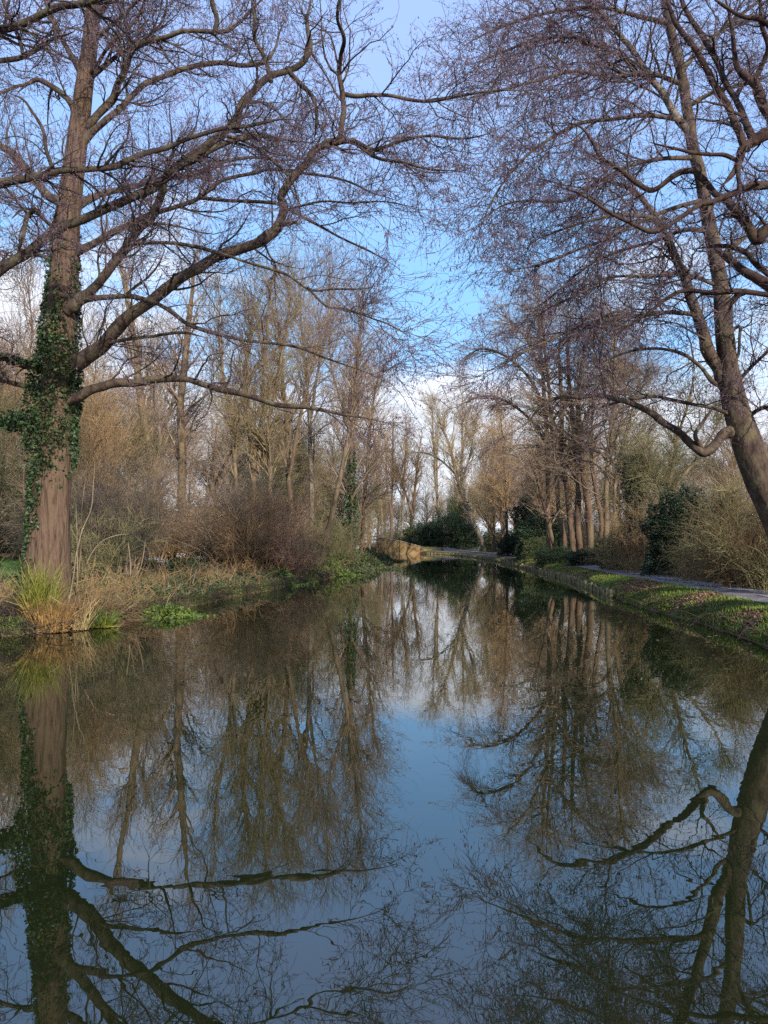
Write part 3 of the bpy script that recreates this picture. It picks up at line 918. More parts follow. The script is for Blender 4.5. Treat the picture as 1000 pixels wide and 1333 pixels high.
limbs3 = [
    ([(902, 192, 13), (895, 172, 11), (880, 150, 10), (858, 115, 9), (842, 92, 9), (818, 58, 8), (788, 25, 8), (762, 2, 7), (740, -30, 5), (700, -70, 3)], -0.6),
    ([(952, 565, 18), (935, 573, 14), (918, 587, 13), (905, 582, 11), (880, 557, 10), (855, 542, 9), (827, 527, 8), (800, 519, 7), (775, 515, 6), (750, 516, 6), (725, 518, 5), (705, 530, 4), (685, 552, 3), (660, 566, 2)], -2.2),
    ([(912, 583, 7), (906, 566, 6), (915, 548, 5), (928, 530, 4)], -0.6),
    ([(950, 540, 6), (925, 530, 5), (875, 520, 5), (850, 517, 4), (812, 522, 4), (775, 532, 3), (740, 545, 2)], -1.6),
    ([(935, 372, 7), (925, 367, 6), (900, 359, 6), (875, 356, 5), (850, 359, 5), (800, 360, 4), (782, 367, 4), (750, 385, 3), (715, 402, 3), (680, 425, 2)], -2.5),
    ([(905, 410, 7), (890, 408, 6), (875, 407, 6), (850, 409, 5), (812, 412, 5), (775, 421, 4), (750, 427, 4), (700, 450, 3), (660, 470, 3), (620, 492, 2)], -3.0),
    ([(932, 500, 7), (924, 495, 6), (912, 477, 5), (890, 462, 5), (862, 454, 4), (837, 455, 4), (812, 460, 3), (775, 475, 2)], -1.2),
    ([(968, 548, 7), (982, 536, 6), (1005, 529, 5), (1050, 520, 3)], -1.0),
    ([(962, 497, 6), (975, 480, 5), (1000, 457, 4), (1040, 430, 3)], -0.5),
    ([(870, 30, 8), (835, 22, 6), (790, 12, 5), (740, 12, 5), (690, 22, 4), (640, 40, 3), (600, 62, 2)], -2.0),
    ([(888, 110, 7), (850, 96, 6), (800, 100, 5), (750, 93, 5), (700, 105, 4), (650, 118, 3), (600, 130, 2)], -3.0),
    ([(898, 160, 7), (850, 150, 6), (800, 155, 5), (750, 162, 5), (700, 190, 4), (665, 225, 3), (640, 262, 3), (625, 300, 2)], -3.0),
    ([(905, 205, 7), (870, 205, 6), (820, 215, 5), (775, 240, 5), (740, 260, 4), (700, 262, 3), (660, 265, 3), (620, 290, 2)], -1.0),
    ([(915, 260, 7), (880, 270, 6), (840, 285, 5), (790, 310, 4), (740, 330, 4), (700, 345, 3), (660, 352, 2)], -1.5),
    ([(918, 300, 7), (890, 300, 6), (850, 315, 5), (800, 330, 4), (760, 350, 3), (720, 385, 3), (690, 405, 2)], 1.0),
    ([(890, 90, 8), (915, 60, 6), (950, 30, 5), (990, 0, 4), (1030, -40, 3)], 1.0),
    ([(895, 140, 7), (930, 120, 6), (970, 110, 4), (1010, 95, 3)], 1.0),
    ([(930, 350, 8), (955, 320, 6), (985, 300, 5), (1030, 290, 3)], 1.5),
    ([(945, 440, 6), (962, 425, 5), (963, 440, 4), (962, 460, 4), (955, 475, 2)], -0.4),
    ([(862, -20, 8), (820, -50, 6), (760, -70, 5), (690, -80, 3)], -1.5),
    ([(842, 92, 6), (800, 70, 5), (750, 50, 5), (700, 52, 4), (650, 70, 3), (610, 85, 2)], -1.8),
    ([(852, 285, 6), (820, 280, 5), (780, 285, 4), (730, 300, 3), (690, 315, 2)], -2.0),
]
Ls3 = [s2]
for pts, dd in limbs3:
    root_d = snap(pts[0], [t3] + Ls3, D)
    l = trace(pts, root_d, D + dd, 0, 0, 4, 0.25)
    Ls3.append(l)
    part('limb', tube_geo(l, 10, 0.03), M['bark_pale'] if len(Ls3) == 2 else M['bark_limb'], tree3)
wt3 = np.ones(len(Ls3))
wt3[10:14] = 1.5
wt3[21:23] = 1.5
wt3[2], wt3[4], wt3[5], wt3[6], wt3[7] = 0.3, 0.4, 0.9, 1.1, 0.5
crown_of(tree3, Ls3, 800, 5600, 17500, 30000, (2.0, 0.8, 0.36), (0.03, 0.0, -0.08), (M['bark_limb'], M['twig_purple'], M['catkin']), 280, 0.0052, cat=(0.06, 0.011), wt=wt3)
v, t = catkins(at(790, 62, 16.8) + rng.standard_normal((900, 3)) * [0.27, 0.2, 0.18], 0.06, 0.008)
part('twig_cluster', Geo().add(v, None, t), M['twig_red'], tree3, True, False)

# ---- an oak just outside the frame on the right, crooked reddish limbs in front
D = 12.0
t4 = trace([(1330, 1100, 130), (1310, 950, 90), (1290, 750, 74), (1270, 550, 64), (1250, 380, 56), (1240, 220, 46), (1230, 60, 36), (1220, -150, 22), (1215, -350, 8)], D, D, 0, 0, 6, 0, 0)
tree4 = thing('oak_tree', 'oak whose crooked red brown limbs reach in from the upper right edge', 'tree', tuple(t4[0, :3]))
part('trunk', trunk_geo(t4, 30, 0.3, 0.4), M['bark_red'], tree4)
limbs4 = [
    ([(1245, 330, 30), (1160, 325, 26), (1080, 305, 22), (1030, 295, 19), (1000, 300, 17), (985, 311, 15), (970, 288, 13), (947, 265, 12), (930, 250, 10), (915, 230, 9), (900, 222, 8), (875, 230, 8), (850, 247, 7), (832, 240, 7), (805, 220, 6), (782, 205, 5), (770, 180, 5), (750, 162, 4), (720, 160, 3)], 0.8),
    ([(1240, 250, 22), (1150, 240, 18), (1060, 230, 14), (1000, 240, 12), (975, 245, 11), (957, 252, 9), (937, 260, 8), (910, 267, 7), (890, 280, 6), (865, 297, 6), (842, 301, 6), (812, 287, 5), (782, 270, 5), (750, 250, 4), (715, 240, 3)], -0.5),
    ([(1238, 190, 26), (1150, 170, 22), (1060, 165, 19), (1000, 172, 17), (982, 184, 15), (967, 195, 12), (962, 212, 10), (950, 232, 7), (937, 245, 5)], -0.4),
    ([(964, 205, 8), (961, 220, 7), (964, 240, 6), (964, 262, 4)], -0.5),
    ([(963, 210, 7), (945, 203, 6), (925, 201, 5), (900, 199, 5), (875, 192, 4), (845, 185, 3)], -0.2),
    ([(968, 192, 11), (957, 165, 10), (940, 125, 9), (922, 92, 8), (905, 65, 8), (882, 30, 7), (870, 2, 5), (860, -40, 3)], 0.9),
    ([(980, 182, 11), (962, 140, 9), (942, 100, 8), (925, 65, 8), (900, 27, 7), (885, -10, 5), (870, -60, 3)], 1.4),
    ([(1010, 172, 16), (1000, 150, 15), (990, 125, 14), (980, 105, 12), (965, 92, 9), (958, 75, 7), (955, 45, 6), (950, 20, 5), (940, -10, 4)], 0.2),
    ([(980, 105, 8), (992, 85, 7), (1000, 60, 7), (992, 30, 6), (990, 0, 5), (980, -40, 3)], -0.5),
    ([(1005, 35, 8), (985, 25, 7), (965, 20, 6), (945, 10, 5), (925, -5, 4)], -0.6),
    ([(1255, 440, 28), (1150, 420, 24), (1070, 395, 20), (1030, 384, 17), (1000, 372, 15), (975, 355, 13), (945, 333, 9), (930, 322, 6)], 1.8),
    ([(1252, 410, 20), (1130, 390, 15), (1050, 375, 11), (1000, 357, 9), (980, 338, 8), (967, 327, 7), (937, 320, 6), (900, 325, 4)], 2.2),
    ([(1256, 450, 18), (1130, 410, 13), (1050, 388, 10), (1000, 383, 8), (962, 380, 8), (925, 381, 7), (897, 379, 6), (880, 382, 5), (860, 395, 5), (837, 412, 4), (807, 432, 3), (780, 450, 2)], 1.2),
    ([(968, 380, 6), (955, 392, 5), (948, 407, 4), (940, 420, 2)], 1.0),
]
Ls4 = []
for pts, dd in limbs4:
    root_d = D if pts[0][0] > 1200 else snap(pts[0], Ls4, D + dd * 0.5)
    l = trace(pts, root_d, D + dd, 0, 0, 4, 0.12)
    Ls4.append(l)
    part('limb', tube_geo(l, 10, 0.03), M['bark_red'], tree4)
crown_of(tree4, Ls4, 260, 1500, 4200, 3000, (1.1, 0.45, 0.22), (0.06, 0.03, 0.0), (M['bark_red'], M['twig_purple'], M['catkin']), 150, 0.0045, cat=(0.03, 0.006), wand=(0.26, 0.28, 0.3))


# ------------------------------------------------------------------ background trees, traced one by one
def back_tree(name, label, stems, d, n, lens, ups, bark, twig, twig_r=0.009, t2=0.3, ang=(0.35, 0.9), S=10, group=None, flat=0.0, extra=None, bend=0.15, fork=True):
    """stems traced in the photo at distance d; crown = branches and twigs grown from them"""
    Lst = []
    for st in stems:
        dd = d + rng.uniform(-1, 1) * 0.02 * d
        st = [(a, b, c_ * 0.80) for a, b, c_ in st]
        Lst.append(trace(st, dd, dd + rng.uniform(-1, 1) * 0.03 * d, 0, 0, 4, 0.2, 0))
    b = Lst[0][0, :3]
    gz = float(ground_z(b[0], b[1]))
    for l in Lst:
        if l[0, 2] < gz + 3.0:
            g0 = float(ground_z(l[0, 0], l[0, 1]))
            l[0, 2] = min(l[0, 2], g0 - 0.15)
    tree = thing(name, label, 'tree', (float(b[0]), float(b[1]), gz), group)
    for i, l in enumerate(Lst):
        part('trunk' if len(Lst) == 1 else 'stem', tube_geo(resample(l, 30), S, 0.05), M[bark], tree)
    P, R = pad(Lst, 30)
    n2, n3, n4 = int(n[0] * 0.8), int(n[1] * 0.55), int(n[2] * 0.5)
    s, dr, r, t, L = spawn(P, R, n2, t2, 1.0, ang, 0.5, ups[0], flat, 0.8)
    ln = lens[0] * rng.uniform(0.4, 1.2, n2) * (1.2 - 0.7 * t)
    P2 = grow(s, dr, ln, 8, bend, ups[1])
    R2 = radii(np.clip(r, 0.02, 0.09), 0.009, 8)
    s, dr, r, t, L = spawn(P2, R2, n3, 0.15, 1.0, ang, 0.5, ups[1], flat)
    P3 = grow(s, dr, lens[1] * rng.uniform(0.4, 1.3, n3), 5, bend * 1.2, ups[2])
    R3 = radii(np.clip(r, twig_r, twig_r * 1.8), 0.6 * twig_r, 5)
    s, dr, r, t, L = spawn(P3, R3, n4, 0.2, 1.0, ang, 0.5, ups[2], flat)
    P4 = grow(s, dr, lens[2] * rng.uniform(0.4, 1.3, n4), 3, bend * 1.2, ups[2])
    R4 = radii(np.full(n4, twig_r * 0.75), 0.4 * twig_r, 3)
    g = Geo()
    v, q = tubes(P2, R2, 4)
    g.add(v, q)
    for A, B in ((P3, R3), (P4, R4)):
        v, q = tubes(A, B, 3)
        g.add(v, q)
    part('crown', g, M[twig], tree, True)
    return tree, Lst


TG = 'bare trees standing in the woods either side of the canal'
back_tree('willow_tree', 'old willow with a flaky pale split base behind the left bank lawn', [
    [(228, 728, 24), (216, 700, 20), (210, 660, 16), (198, 600, 14), (188, 540, 13), (178, 470, 11), (172, 420, 9), (160, 360, 6), (148, 310, 3)],
    [(238, 728, 22), (243, 690, 18), (238, 650, 15), (236, 600, 14), (236, 550, 13), (240, 490, 12), (244, 430, 10), (250, 380, 7), (256, 320, 3)],
    [(222, 726, 14), (206, 690, 12), (200, 640, 9), (205, 590, 7), (225, 520, 4), (230, 460, 2)],
    [(245, 725, 12), (258, 690, 9), (275, 640, 6), (300, 590, 4), (330, 540, 2)]],
    44, (140, 2200, 6500), (4.0, 1.8, 0.8), (0.15, 0.05, 0.04), 'bark_gold', 'twig_mauve', 0.010, 0.25)
back_tree('willow_tree', 'golden twigged willow with a rounded upright crown above the left thicket', [
    [(326, 735, 14), (328, 690, 12), (330, 640, 10), (325, 570, 9), (318, 500, 8), (325, 440, 6), (330, 390, 3)],
    [(335, 735, 10), (345, 690, 9), (352, 620, 8), (350, 560, 7), (362, 490, 6), (372, 430, 4), (378, 385, 2)],
    [(318, 735, 10), (310, 690, 8), (308, 620, 7), (300, 550, 6), (290, 490, 5), (285, 430, 3), (288, 390, 2)],
    [(330, 640, 7), (340, 580, 6), (342, 500, 5), (348, 430, 4), (352, 375, 2)]],
    40, (240, 4200, 12000), (3.6, 1.6, 0.8), (0.15, 0.05, 0.05), 'bark_gold', 'twig_gold', 0.008, 0.3, (0.3, 0.9))
back_tree('alder_tree', 'red brown trunk rising through the tangle in the middle of the left wood', [
    [(385, 730, 11), (380, 680, 10), (377, 620, 9), (374, 560, 8), (367, 500, 7), (365, 450, 5), (360, 400, 3)],
    [(377, 620, 7), (388, 560, 6), (398, 510, 5), (412, 460, 3), (425, 410, 2)]],
    43, (90, 1300, 3600), (3.4, 1.5, 0.7), (0.15, 0.05, 0.05), 'bark_brown', 'twig_mauve', 0.009, 0.3)
back_tree('ash_tree', 'slim trunk leaning right beside the ivy column on the left bank', [
    [(418, 728, 11), (428, 690, 10), (438, 650, 9), (446, 610, 8), (455, 560, 7), (463, 500, 5), (468, 440, 4), (472, 390, 2)]],
    40, (70, 1000, 2600), (2.8, 1.2, 0.6), (0.15, 0.05, 0.05), 'bark_gold', 'twig_mauve', 0.008, 0.35)
tr, Lst = back_tree('alder_tree', 'straight slender tree with its foot wrapped in ivy by the white post', [
    [(455, 722, 11), (456, 690, 9), (457, 640, 8), (458, 580, 7), (459, 530, 6), (461, 490, 5), (464, 455, 3), (467, 425, 2)],
    [(458, 570, 5), (446, 530, 4), (432, 480, 3), (428, 430, 2)]],
    50, (110, 1700, 4200), (4.4, 2.0, 0.9), (0.05, 0.0, 0.0), 'bark_brown', 'twig_mauve', 0.010, 0.25)
ivy_on(tr, Lst[0], 3500, lambda z, az: np.interp(z, [0, 1, 4.5, 6.5, 9], [0.35, 0.42, 0.3, 0.16, 0.0]), 0.13)
back_tree('alder_tree', 'pale grey tree forking high between the willow and the gap of sky', [
    [(405, 722, 9), (407, 650, 8), (404, 590, 8), (403, 540, 7), (398, 480, 5), (392, 420, 3), (390, 370, 2)],
    [(404, 550, 6), (412, 500, 5), (422, 450, 4), (428, 400, 3), (430, 350, 2)]],
    56, (120, 1900, 4500), (5.0, 2.2, 1.0), (0.1, 0.03, 0.02), 'bark_pale', 'twig_mauve', 0.011, 0.3)
back_tree('poplar_tree', 'narrow upright tree with feathery mauve twigs nearest the gap on the left', [
    [(470, 722, 7), (475, 650, 6), (480, 590, 5), (484, 540, 4), (490, 500, 3), (498, 478, 2)]],
    64, (90, 1400, 3500), (4.6, 2.2, 1.0), (0.08, 0.02, 0.02), 'bark_brown', 'twig_mauve', 0.012, 0.15)
# far end, behind the stone wall
for k, (x0, xt, yt, w, lab) in enumerate((
        (498, 492, 560, 5, 'thin trunk rising just behind the left end of the far stone wall'),
        (509, 512, 540, 6, 'far trunk standing behind the middle of the stone wall'),
        (522, 530, 550, 5, 'far slim tree behind the right half of the stone wall'),
        (533, 548, 570, 7, 'far tree with branches fanning right above the foot of the stone wall'),
        (575, 562, 520, 6, 'tall pale tree rising behind the dark laurel at the end of the canal'),
        (600, 602, 500, 6, 'thin far tree right in the middle of the gap of sky'))):
    back_tree('ash_tree', lab, [[(x0, 712, w), (x0 + (xt - x0) * 0.3, 670, w * 0.8), (x0 + (xt - x0) * 0.6, 620, w * 0.6), (xt, yt, 1.5)],
                                [(x0 + (xt - x0) * 0.3, 672, w * 0.6), (x0 - 12 + 6 * (k % 3), 620, w * 0.4), (x0 - 20 + 15 * (k % 3), yt + 30, 1.2)]],
              118 + 3 * k, (70, 900, 2200), (5.0, 2.4, 1.2), (0.25, 0.1, 0.05), 'bark_brown' if k % 2 else 'bark_pale', 'twig_brown' if k < 4 else 'twig_gold', 0.018, 0.2)
back_tree('ash_tree', 'pale leaning tree at the bend of the towpath with its trunk slanting left', [
    [(634, 722, 9), (622, 695, 8), (612, 670, 8), (602, 645, 7), (594, 615, 6), (588, 590, 5), (578, 560, 3), (565, 530, 2)],
    [(615, 678, 5), (622, 650, 4), (630, 620, 3), (634, 580, 2)],
    [(594, 618, 4), (575, 600, 3), (555, 590, 3), (535, 588, 2)],
    [(598, 630, 4), (610, 600, 3), (618, 560, 2)]],
    92, (150, 2400, 5500), (4.6, 2.0, 1.0), (0.2, 0.1, 0.05), 'bark_pale', 'twig_gold', 0.015, 0.25)
back_tree('willow_tree', 'clump of golden stems right of the pale leaning tree', [
    [(642, 722, 6), (644, 680, 5), (640, 640, 4), (645, 600, 3), (640, 560, 2)],
    [(650, 722, 6), (657, 680, 5), (655, 640, 4), (662, 600, 3), (668, 560, 2)],
    [(656, 722, 5), (640, 690, 4), (628, 668, 3), (620, 650, 2)]],
    84, (120, 2200, 5500), (4.2, 1.9, 1.0), (0.12, 0.05, 0.03), 'bark_gold', 'twig_gold', 0.012, 0.2, (0.3, 0.9))
back_tree('oak_tree', 'dark forked tree against bright sky right of the leaning trunk', [
    [(668, 724, 9), (671, 690, 7), (672, 668, 6), (666, 650, 4), (657, 630, 3), (650, 600, 2)],
    [(672, 668, 5), (680, 655, 4), (688, 640, 3), (700, 610, 2)],
    [(661, 724, 6), (660, 690, 5), (658, 640, 4), (655, 580, 3), (650, 530, 2)]],
    72, (130, 2000, 5000), (4.2, 1.8, 0.9), (0.1, 0.03, 0.02), 'bark_dark', 'twig_brown', 0.013, 0.2, (0.4, 1.0), bend=0.22)
back_tree('alder_tree', 'many stemmed alder clump with orange brown stems beside the towpath', [
    [(738, 732, 10), (732, 690, 9), (726, 640, 8), (722, 590, 8), (717, 530, 7), (713, 480, 6), (708, 430, 4), (705, 380, 2)],
    [(748, 732, 12), (742, 690, 11), (738, 640, 10), (731, 590, 9), (730, 530, 7), (728, 470, 5), (730, 420, 3)],
    [(757, 734, 12), (754, 690, 12), (752, 630, 10), (748, 570, 9), (741, 510, 7), (738, 460, 6), (738, 400, 3)],
    [(768, 734, 13), (768, 690, 12), (764, 640, 11), (757, 590, 9), (753, 540, 8), (756, 490, 6), (762, 440, 3)],
    [(776, 735, 9), (782, 690, 8), (776, 640, 7), (770, 590, 6), (772, 530, 4), (780, 470, 2)],
    [(728, 732, 8), (716, 690, 7), (706, 650, 6), (698, 620, 4), (685, 590, 2)]],
    46, (240, 3600, 10000), (5.4, 2.0, 0.85), (0.04, -0.02, -0.03), 'bark_brown', 'twig_mauve', 0.009, 0.3, (0.5, 1.2), flat=0.5)
back_tree('alder_tree', 'spreading alder whose layered crown arches left from the many stemmed clump', [
    [(716, 730, 10), (714, 680, 9), (712, 620, 9), (711, 560, 8), (707, 500, 7), (703, 440, 5), (700, 390, 3), (702, 365, 2)],
    [(712, 580, 6), (690, 545, 5), (660, 522, 4), (628, 515, 3), (597, 528, 2)],
    [(709, 530, 6), (688, 490, 5), (655, 462, 4), (625, 455, 3), (598, 470, 2)],
    [(707, 490, 5), (690, 450, 4), (668, 420, 3), (645, 405, 2)],
    [(711, 560, 6), (740, 520, 5), (775, 490, 4), (810, 480, 3), (845, 490, 2)],
    [(706, 480, 5), (735, 440, 4), (765, 415, 3), (795, 410, 2)]],
    49, (210, 3500, 10000), (3.2, 1.4, 0.7), (0.03, -0.03, -0.05), 'bark_brown', 'twig_mauve', 0.009, 0.3, (0.4, 1.1), flat=0.6)
back_tree('alder_tree', 'grey brown alder pair just right of the many stemmed clump', [
    [(786, 738, 11), (790, 690, 9), (790, 640, 9), (793, 590, 8), (798, 540, 8), (801, 490, 7), (802, 440, 5), (806, 390, 3)],
    [(800, 738, 8), (802, 690, 7), (800, 640, 6), (808, 590, 5), (822, 540, 3), (830, 500, 2)],
    [(792, 600, 6), (806, 560, 5), (812, 520, 3), (822, 480, 2)]],
    42, (180, 2700, 7500), (3.8, 1.6, 0.8), (0.04, -0.02, -0.02), 'bark_gold', 'twig_mauve', 0.009, 0.3, (0.4, 1.1))
tr, Lst = back_tree('ash_tree', 'dead topped tree capped with a dome of ivy left of the dark holly', [
    [(822, 740, 10), (826, 690, 8), (826, 650, 7), (828, 610, 5), (829, 594, 3)]],
    36, (60, 900, 2600), (2.2, 1.0, 0.5), (0.2, 0.05, 0.0), 'bark_brown', 'twig_olive', 0.008, 0.1, (0.4, 1.2))
ivy_on(tr, Lst[0], 4500, lambda z, az: np.interp(z, [1.2, 3.2, 4.6, 5.4, 5.9, 6.2], [0.1, 0.25, 0.65, 0.75, 0.45, 0.1]), 0.12, m='leaf_mid')
back_tree('hawthorn_tree', 'slanting pollard with bare rods above the dark holly bush', [
    [(868, 755, 12), (866, 700, 10), (868, 650, 8), (876, 610, 6), (883, 570, 5), (898, 520, 4), (905, 480, 2)],
    [(868, 650, 7), (890, 618, 6), (912, 592, 5), (925, 570, 3), (940, 540, 2)],
    [(868, 650, 5), (850, 620, 4), (835, 580, 3), (820, 560, 2)]],
    31, (150, 1900, 4500), (1.7, 0.9, 0.5), (0.2, 0.05, 0.0), 'bark_gold', 'twig_olive', 0.007, 0.3, (0.4, 1.2))
back_tree('hawthorn_tree', 'crooked young hawthorn with ochre stems at the hedge foot below the leaning alder', [
    [(978, 775, 9), (970, 740, 7), (962, 710, 6), (958, 680, 4), (950, 640, 2)],
    [(968, 776, 6), (955, 740, 5), (945, 700, 4), (935, 660, 2)],
    [(970, 742, 5), (985, 710, 4), (1000, 670, 2)]],
    21.5, (120, 1800, 4500), (1.1, 0.6, 0.35), (0.15, 0.05, 0.0), 'bark_gold', 'twig_olive', 0.005, 0.2, (0.4, 1.2))

# ------------------------------------------------------------------ prototypes for the repeated woodland
def proto_tree(height, nst, n, lens, ups, bark, twig, tr=0.011):
    root = thing('woodland_tree', 'tmp', 'tree', (0, 0, 0), TG)
    lines = []
    for i in range(nst):
        a = rng.uniform(0, 6.28)
        tilt = rng.uniform(0.02, 0.16) if nst > 1 else 0.05
        p = [np.array([0.25 * math.cos(a) * (nst > 1), 0.25 * math.sin(a) * (nst > 1), -0.3])]
        h = height * rng.uniform(0.75, 1.0)
        for k in range(1, 8):
            q = p[-1] + np.array([math.cos(a) * tilt, math.sin(a) * tilt, 1.0]) * h / 7 + np.array([*(0.03 * h / 7 * rng.standard_normal(2) * 3), 0])
            p.append(q)
        p = np.array(p)
        r = height * (0.012 if nst > 1 else 0.016) * (1 - np.linspace(0, 1, 8) ** 0.9) + 0.015
        lines.append(smooth_line(np.column_stack([p, r]), 3))
    g = Geo()
    for l in lines:
        v, q = tubes(l[None, :, :3], l[None, :, 3], 8, 0.05)
        part('trunk', Geo().add(v, q), M[bark], root)
    P, R = pad(lines, 24)
    s, d, r, t, L = spawn(P, R, n[0], 0.25, 1.0, (0.4, 0.95), 0.5, ups[0], 0, 0.8)
    P2 = grow(s, d, lens[0] * rng.uniform(0.4, 1.2, n[0]) * (1.25 - 0.75 * t), 7, 0.16, ups[1])
    R2 = radii(np.clip(r, 0.02, 0.08), 0.01, 7)
    s, d, r, t, L = spawn(P2, R2, n[1], 0.15, 1.0, (0.4, 0.95), 0.5, ups[1])
    P3 = grow(s, d, lens[1] * rng.uniform(0.4, 1.3, n[1]), 4, 0.18, ups[2])
    R3 = radii(np.full(n[1], tr), tr * 0.6, 4)
    s, d, r, t, L = spawn(P3, R3, n[2], 0.2, 1.0, (0.4, 0.95), 0.5, ups[2])
    P4 = grow(s, d, lens[2] * rng.uniform(0.4, 1.3, n[2]), 3, 0.2, ups[2])
    R4 = radii(np.full(n[2], tr * 0.7), tr * 0.4, 3)
    g = Geo()
    for A, B, S in ((P2, R2, 4), (P3, R3, 3), (P4, R4, 3)):
        v, q = tubes(A, B, S)
        g.add(v, q)
    part('crown', g, M[twig], root, True)
    return root


def proto_shrub(h, w, ns, n2, n3, twig, up, tr=0.0055):
    root = thing('shrub', 'tmp', 'shrub', (0, 0, 0))
    a = rng.uniform(0, 6.28, ns)
    rr = 0.25 * w * np.sqrt(rng.random(ns))
    s = np.stack([rr * np.cos(a), rr * np.sin(a), np.full(ns, -0.1)], 1)
    ti = rng.uniform(0.0, 0.75, ns)
    d = norm(np.stack([np.cos(a) * ti, np.sin(a) * ti, np.ones(ns)], 1) + 0.1 * rng.standard_normal((ns, 3)))
    P1 = grow(s, d, h * rng.uniform(0.6, 1.15, ns), 8, 0.16, up)
    R1 = radii(h * rng.uniform(0.005, 0.011, ns), 0.006, 8)
    s, d, r, t, L = spawn(P1, R1, n2, 0.1, 1.0, (0.4, 1.1), 0.5, 0.05)
    P2 = grow(s, d, h * 0.33 * rng.uniform(0.4, 1.3, n2), 5, 0.25, up)
    R2 = radii(np.clip(r, tr, 0.02), tr * 0.7, 5)
    s, d, r, t, L = spawn(P2, R2, n3, 0.1, 1.0, (0.4, 1.1), 0.5, 0.0)
    P3 = grow(s, d, h * 0.14 * rng.uniform(0.4, 1.4, n3), 3, 0.3, 0)
    R3 = radii(np.full(n3, tr * 0.75), tr * 0.4, 3)
    g = Geo()
    for A, B, S in ((P1, R1, 5), (P2, R2, 3), (P3, R3, 3)):
        v, q = tubes(A, B, S)
        g.add(v, q)
    part('stems', g, M[twig], root, True)
    return root


def proto_leafy(w, h, n, size, m, top=0.6, seed=0.0):
    """evergreen bush: leaves spread through lumpy shells, with stems inside"""
    root = thing('bush', 'tmp', 'bush', (0, 0, 0))
    dr = norm(rng.standard_normal((n, 3)))
    dr[:, 2] = np.clip(dr[:, 2] * 1.1, -0.95, 1)
    dr[:, :2] *= np.where(dr[:, 2:] < 0, 1 / np.maximum(np.linalg.norm(dr[:, :2], axis=1, keepdims=True), 0.3), 1.0)
    az = np.arctan2(dr[:, 1], dr[:, 0])
    el = dr[:, 2]
    lump = 1 + 0.55 * vnoise(az * 1.6 + seed, el * 3.1 + seed) + 0.4 * vnoise(az * 4 + seed, el * 7 + 3)
    rad = lump * (1 - 0.5 * rng.random(n) ** 2.2)
    c = dr * rad[:, None] * np.array([w / 2, w / 2, h / 2]) + np.array([0, 0, h / 2 * 0.95])
    c[:, 2] = np.maximum(c[:, 2], 0.02 + 0.1 * rng.random(n))
    v, t = leaves(c, size, 0.2, dr)
    part('foliage', Geo().add(v, None, t), M[m], root, True, False)
    ns = 10
    a = rng.uniform(0, 6.28, ns)
    s = np.stack([0.1 * w * np.cos(a), 0.1 * w * np.sin(a), np.full(ns, -0.1)], 1)
    d = norm(np.stack([np.cos(a) * 0.5, np.sin(a) * 0.5, np.ones(ns)], 1))
    P1 = grow(s, d, np.full(ns, h * 0.8), 7, 0.15, 0.02)
    v, q = tubes(P1, radii(np.full(ns, h * 0.012), 0.008, 7), 5)
    part('stems', Geo().add(v, q), M['bark_brown'], root, True)
    return root


PT = [proto_tree(14, 1, (80, 850, 2500), (5.2, 2.3, 1.0), (0.03, 0.0, 0.0), 'bark_brown', 'twig_mauve'),
      proto_tree(13, 3, (100, 950, 2700), (4.8, 2.1, 0.9), (0.03, 0.0, 0.0), 'bark_gold', 'twig_brown'),
      proto_tree(12, 3, (120, 1400, 4200), (4.4, 2.0, 0.9), (0.08, 0.02, 0.02), 'bark_gold', 'twig_gold'),
      proto_tree(12, 1, (90, 1000, 3000), (4.4, 1.9, 0.8), (0.05, 0.0, 0.0), 'bark_pale', 'twig_olive')]
PS = [proto_shrub(3.6, 3.0, 24, 420, 2400, 'twig_brown', 0.0, 0.0075),
      proto_shrub(3.2, 3.2, 30, 460, 2400, 'twig_olive', -0.06, 0.0075),
      proto_shrub(4.4, 3.0, 22, 420, 2400, 'twig_mauve', 0.04, 0.0075),
      proto_shrub(2.0, 2.6, 40, 500, 2600, 'straw', -0.12, 0.005)]
PS[2].children[0].data.name = 'tall_stems'
red = proto_shrub(3.4, 2.4, 34, 420, 2300, 'twig_red', 0.03, 0.0075)
PB = [proto_leafy(3.0, 3.0, 20000, 0.085, 'holly', seed=1.0),
      proto_leafy(3.0, 2.2, 16000, 0.08, 'leaf_mid', seed=5.0),
      proto_leafy(2.6, 4.6, 28000, 0.085, 'holly', seed=9.0)]
protos_used = {}


def place(protos, k, name, px, d, sc, label, cat=None, group=None, y=None, x=None, rz=None, mats=None):
    pr = protos[k]
    if x is None:
        x = (px - CX) / F * d
    z = float(ground_z(x, d)) - 0.05
    rz = rng.uniform(0, 6.28) if rz is None else rz
    o = dup(pr, name, (x, d, z), rz, sc, label, group, mats)
    if cat:
        o['category'] = cat
    return o


def in_water(x, y, m=0.6):
    return (x > float(Lx(y)) - m) and (x < float(Rx(y)) + m) and y < 111


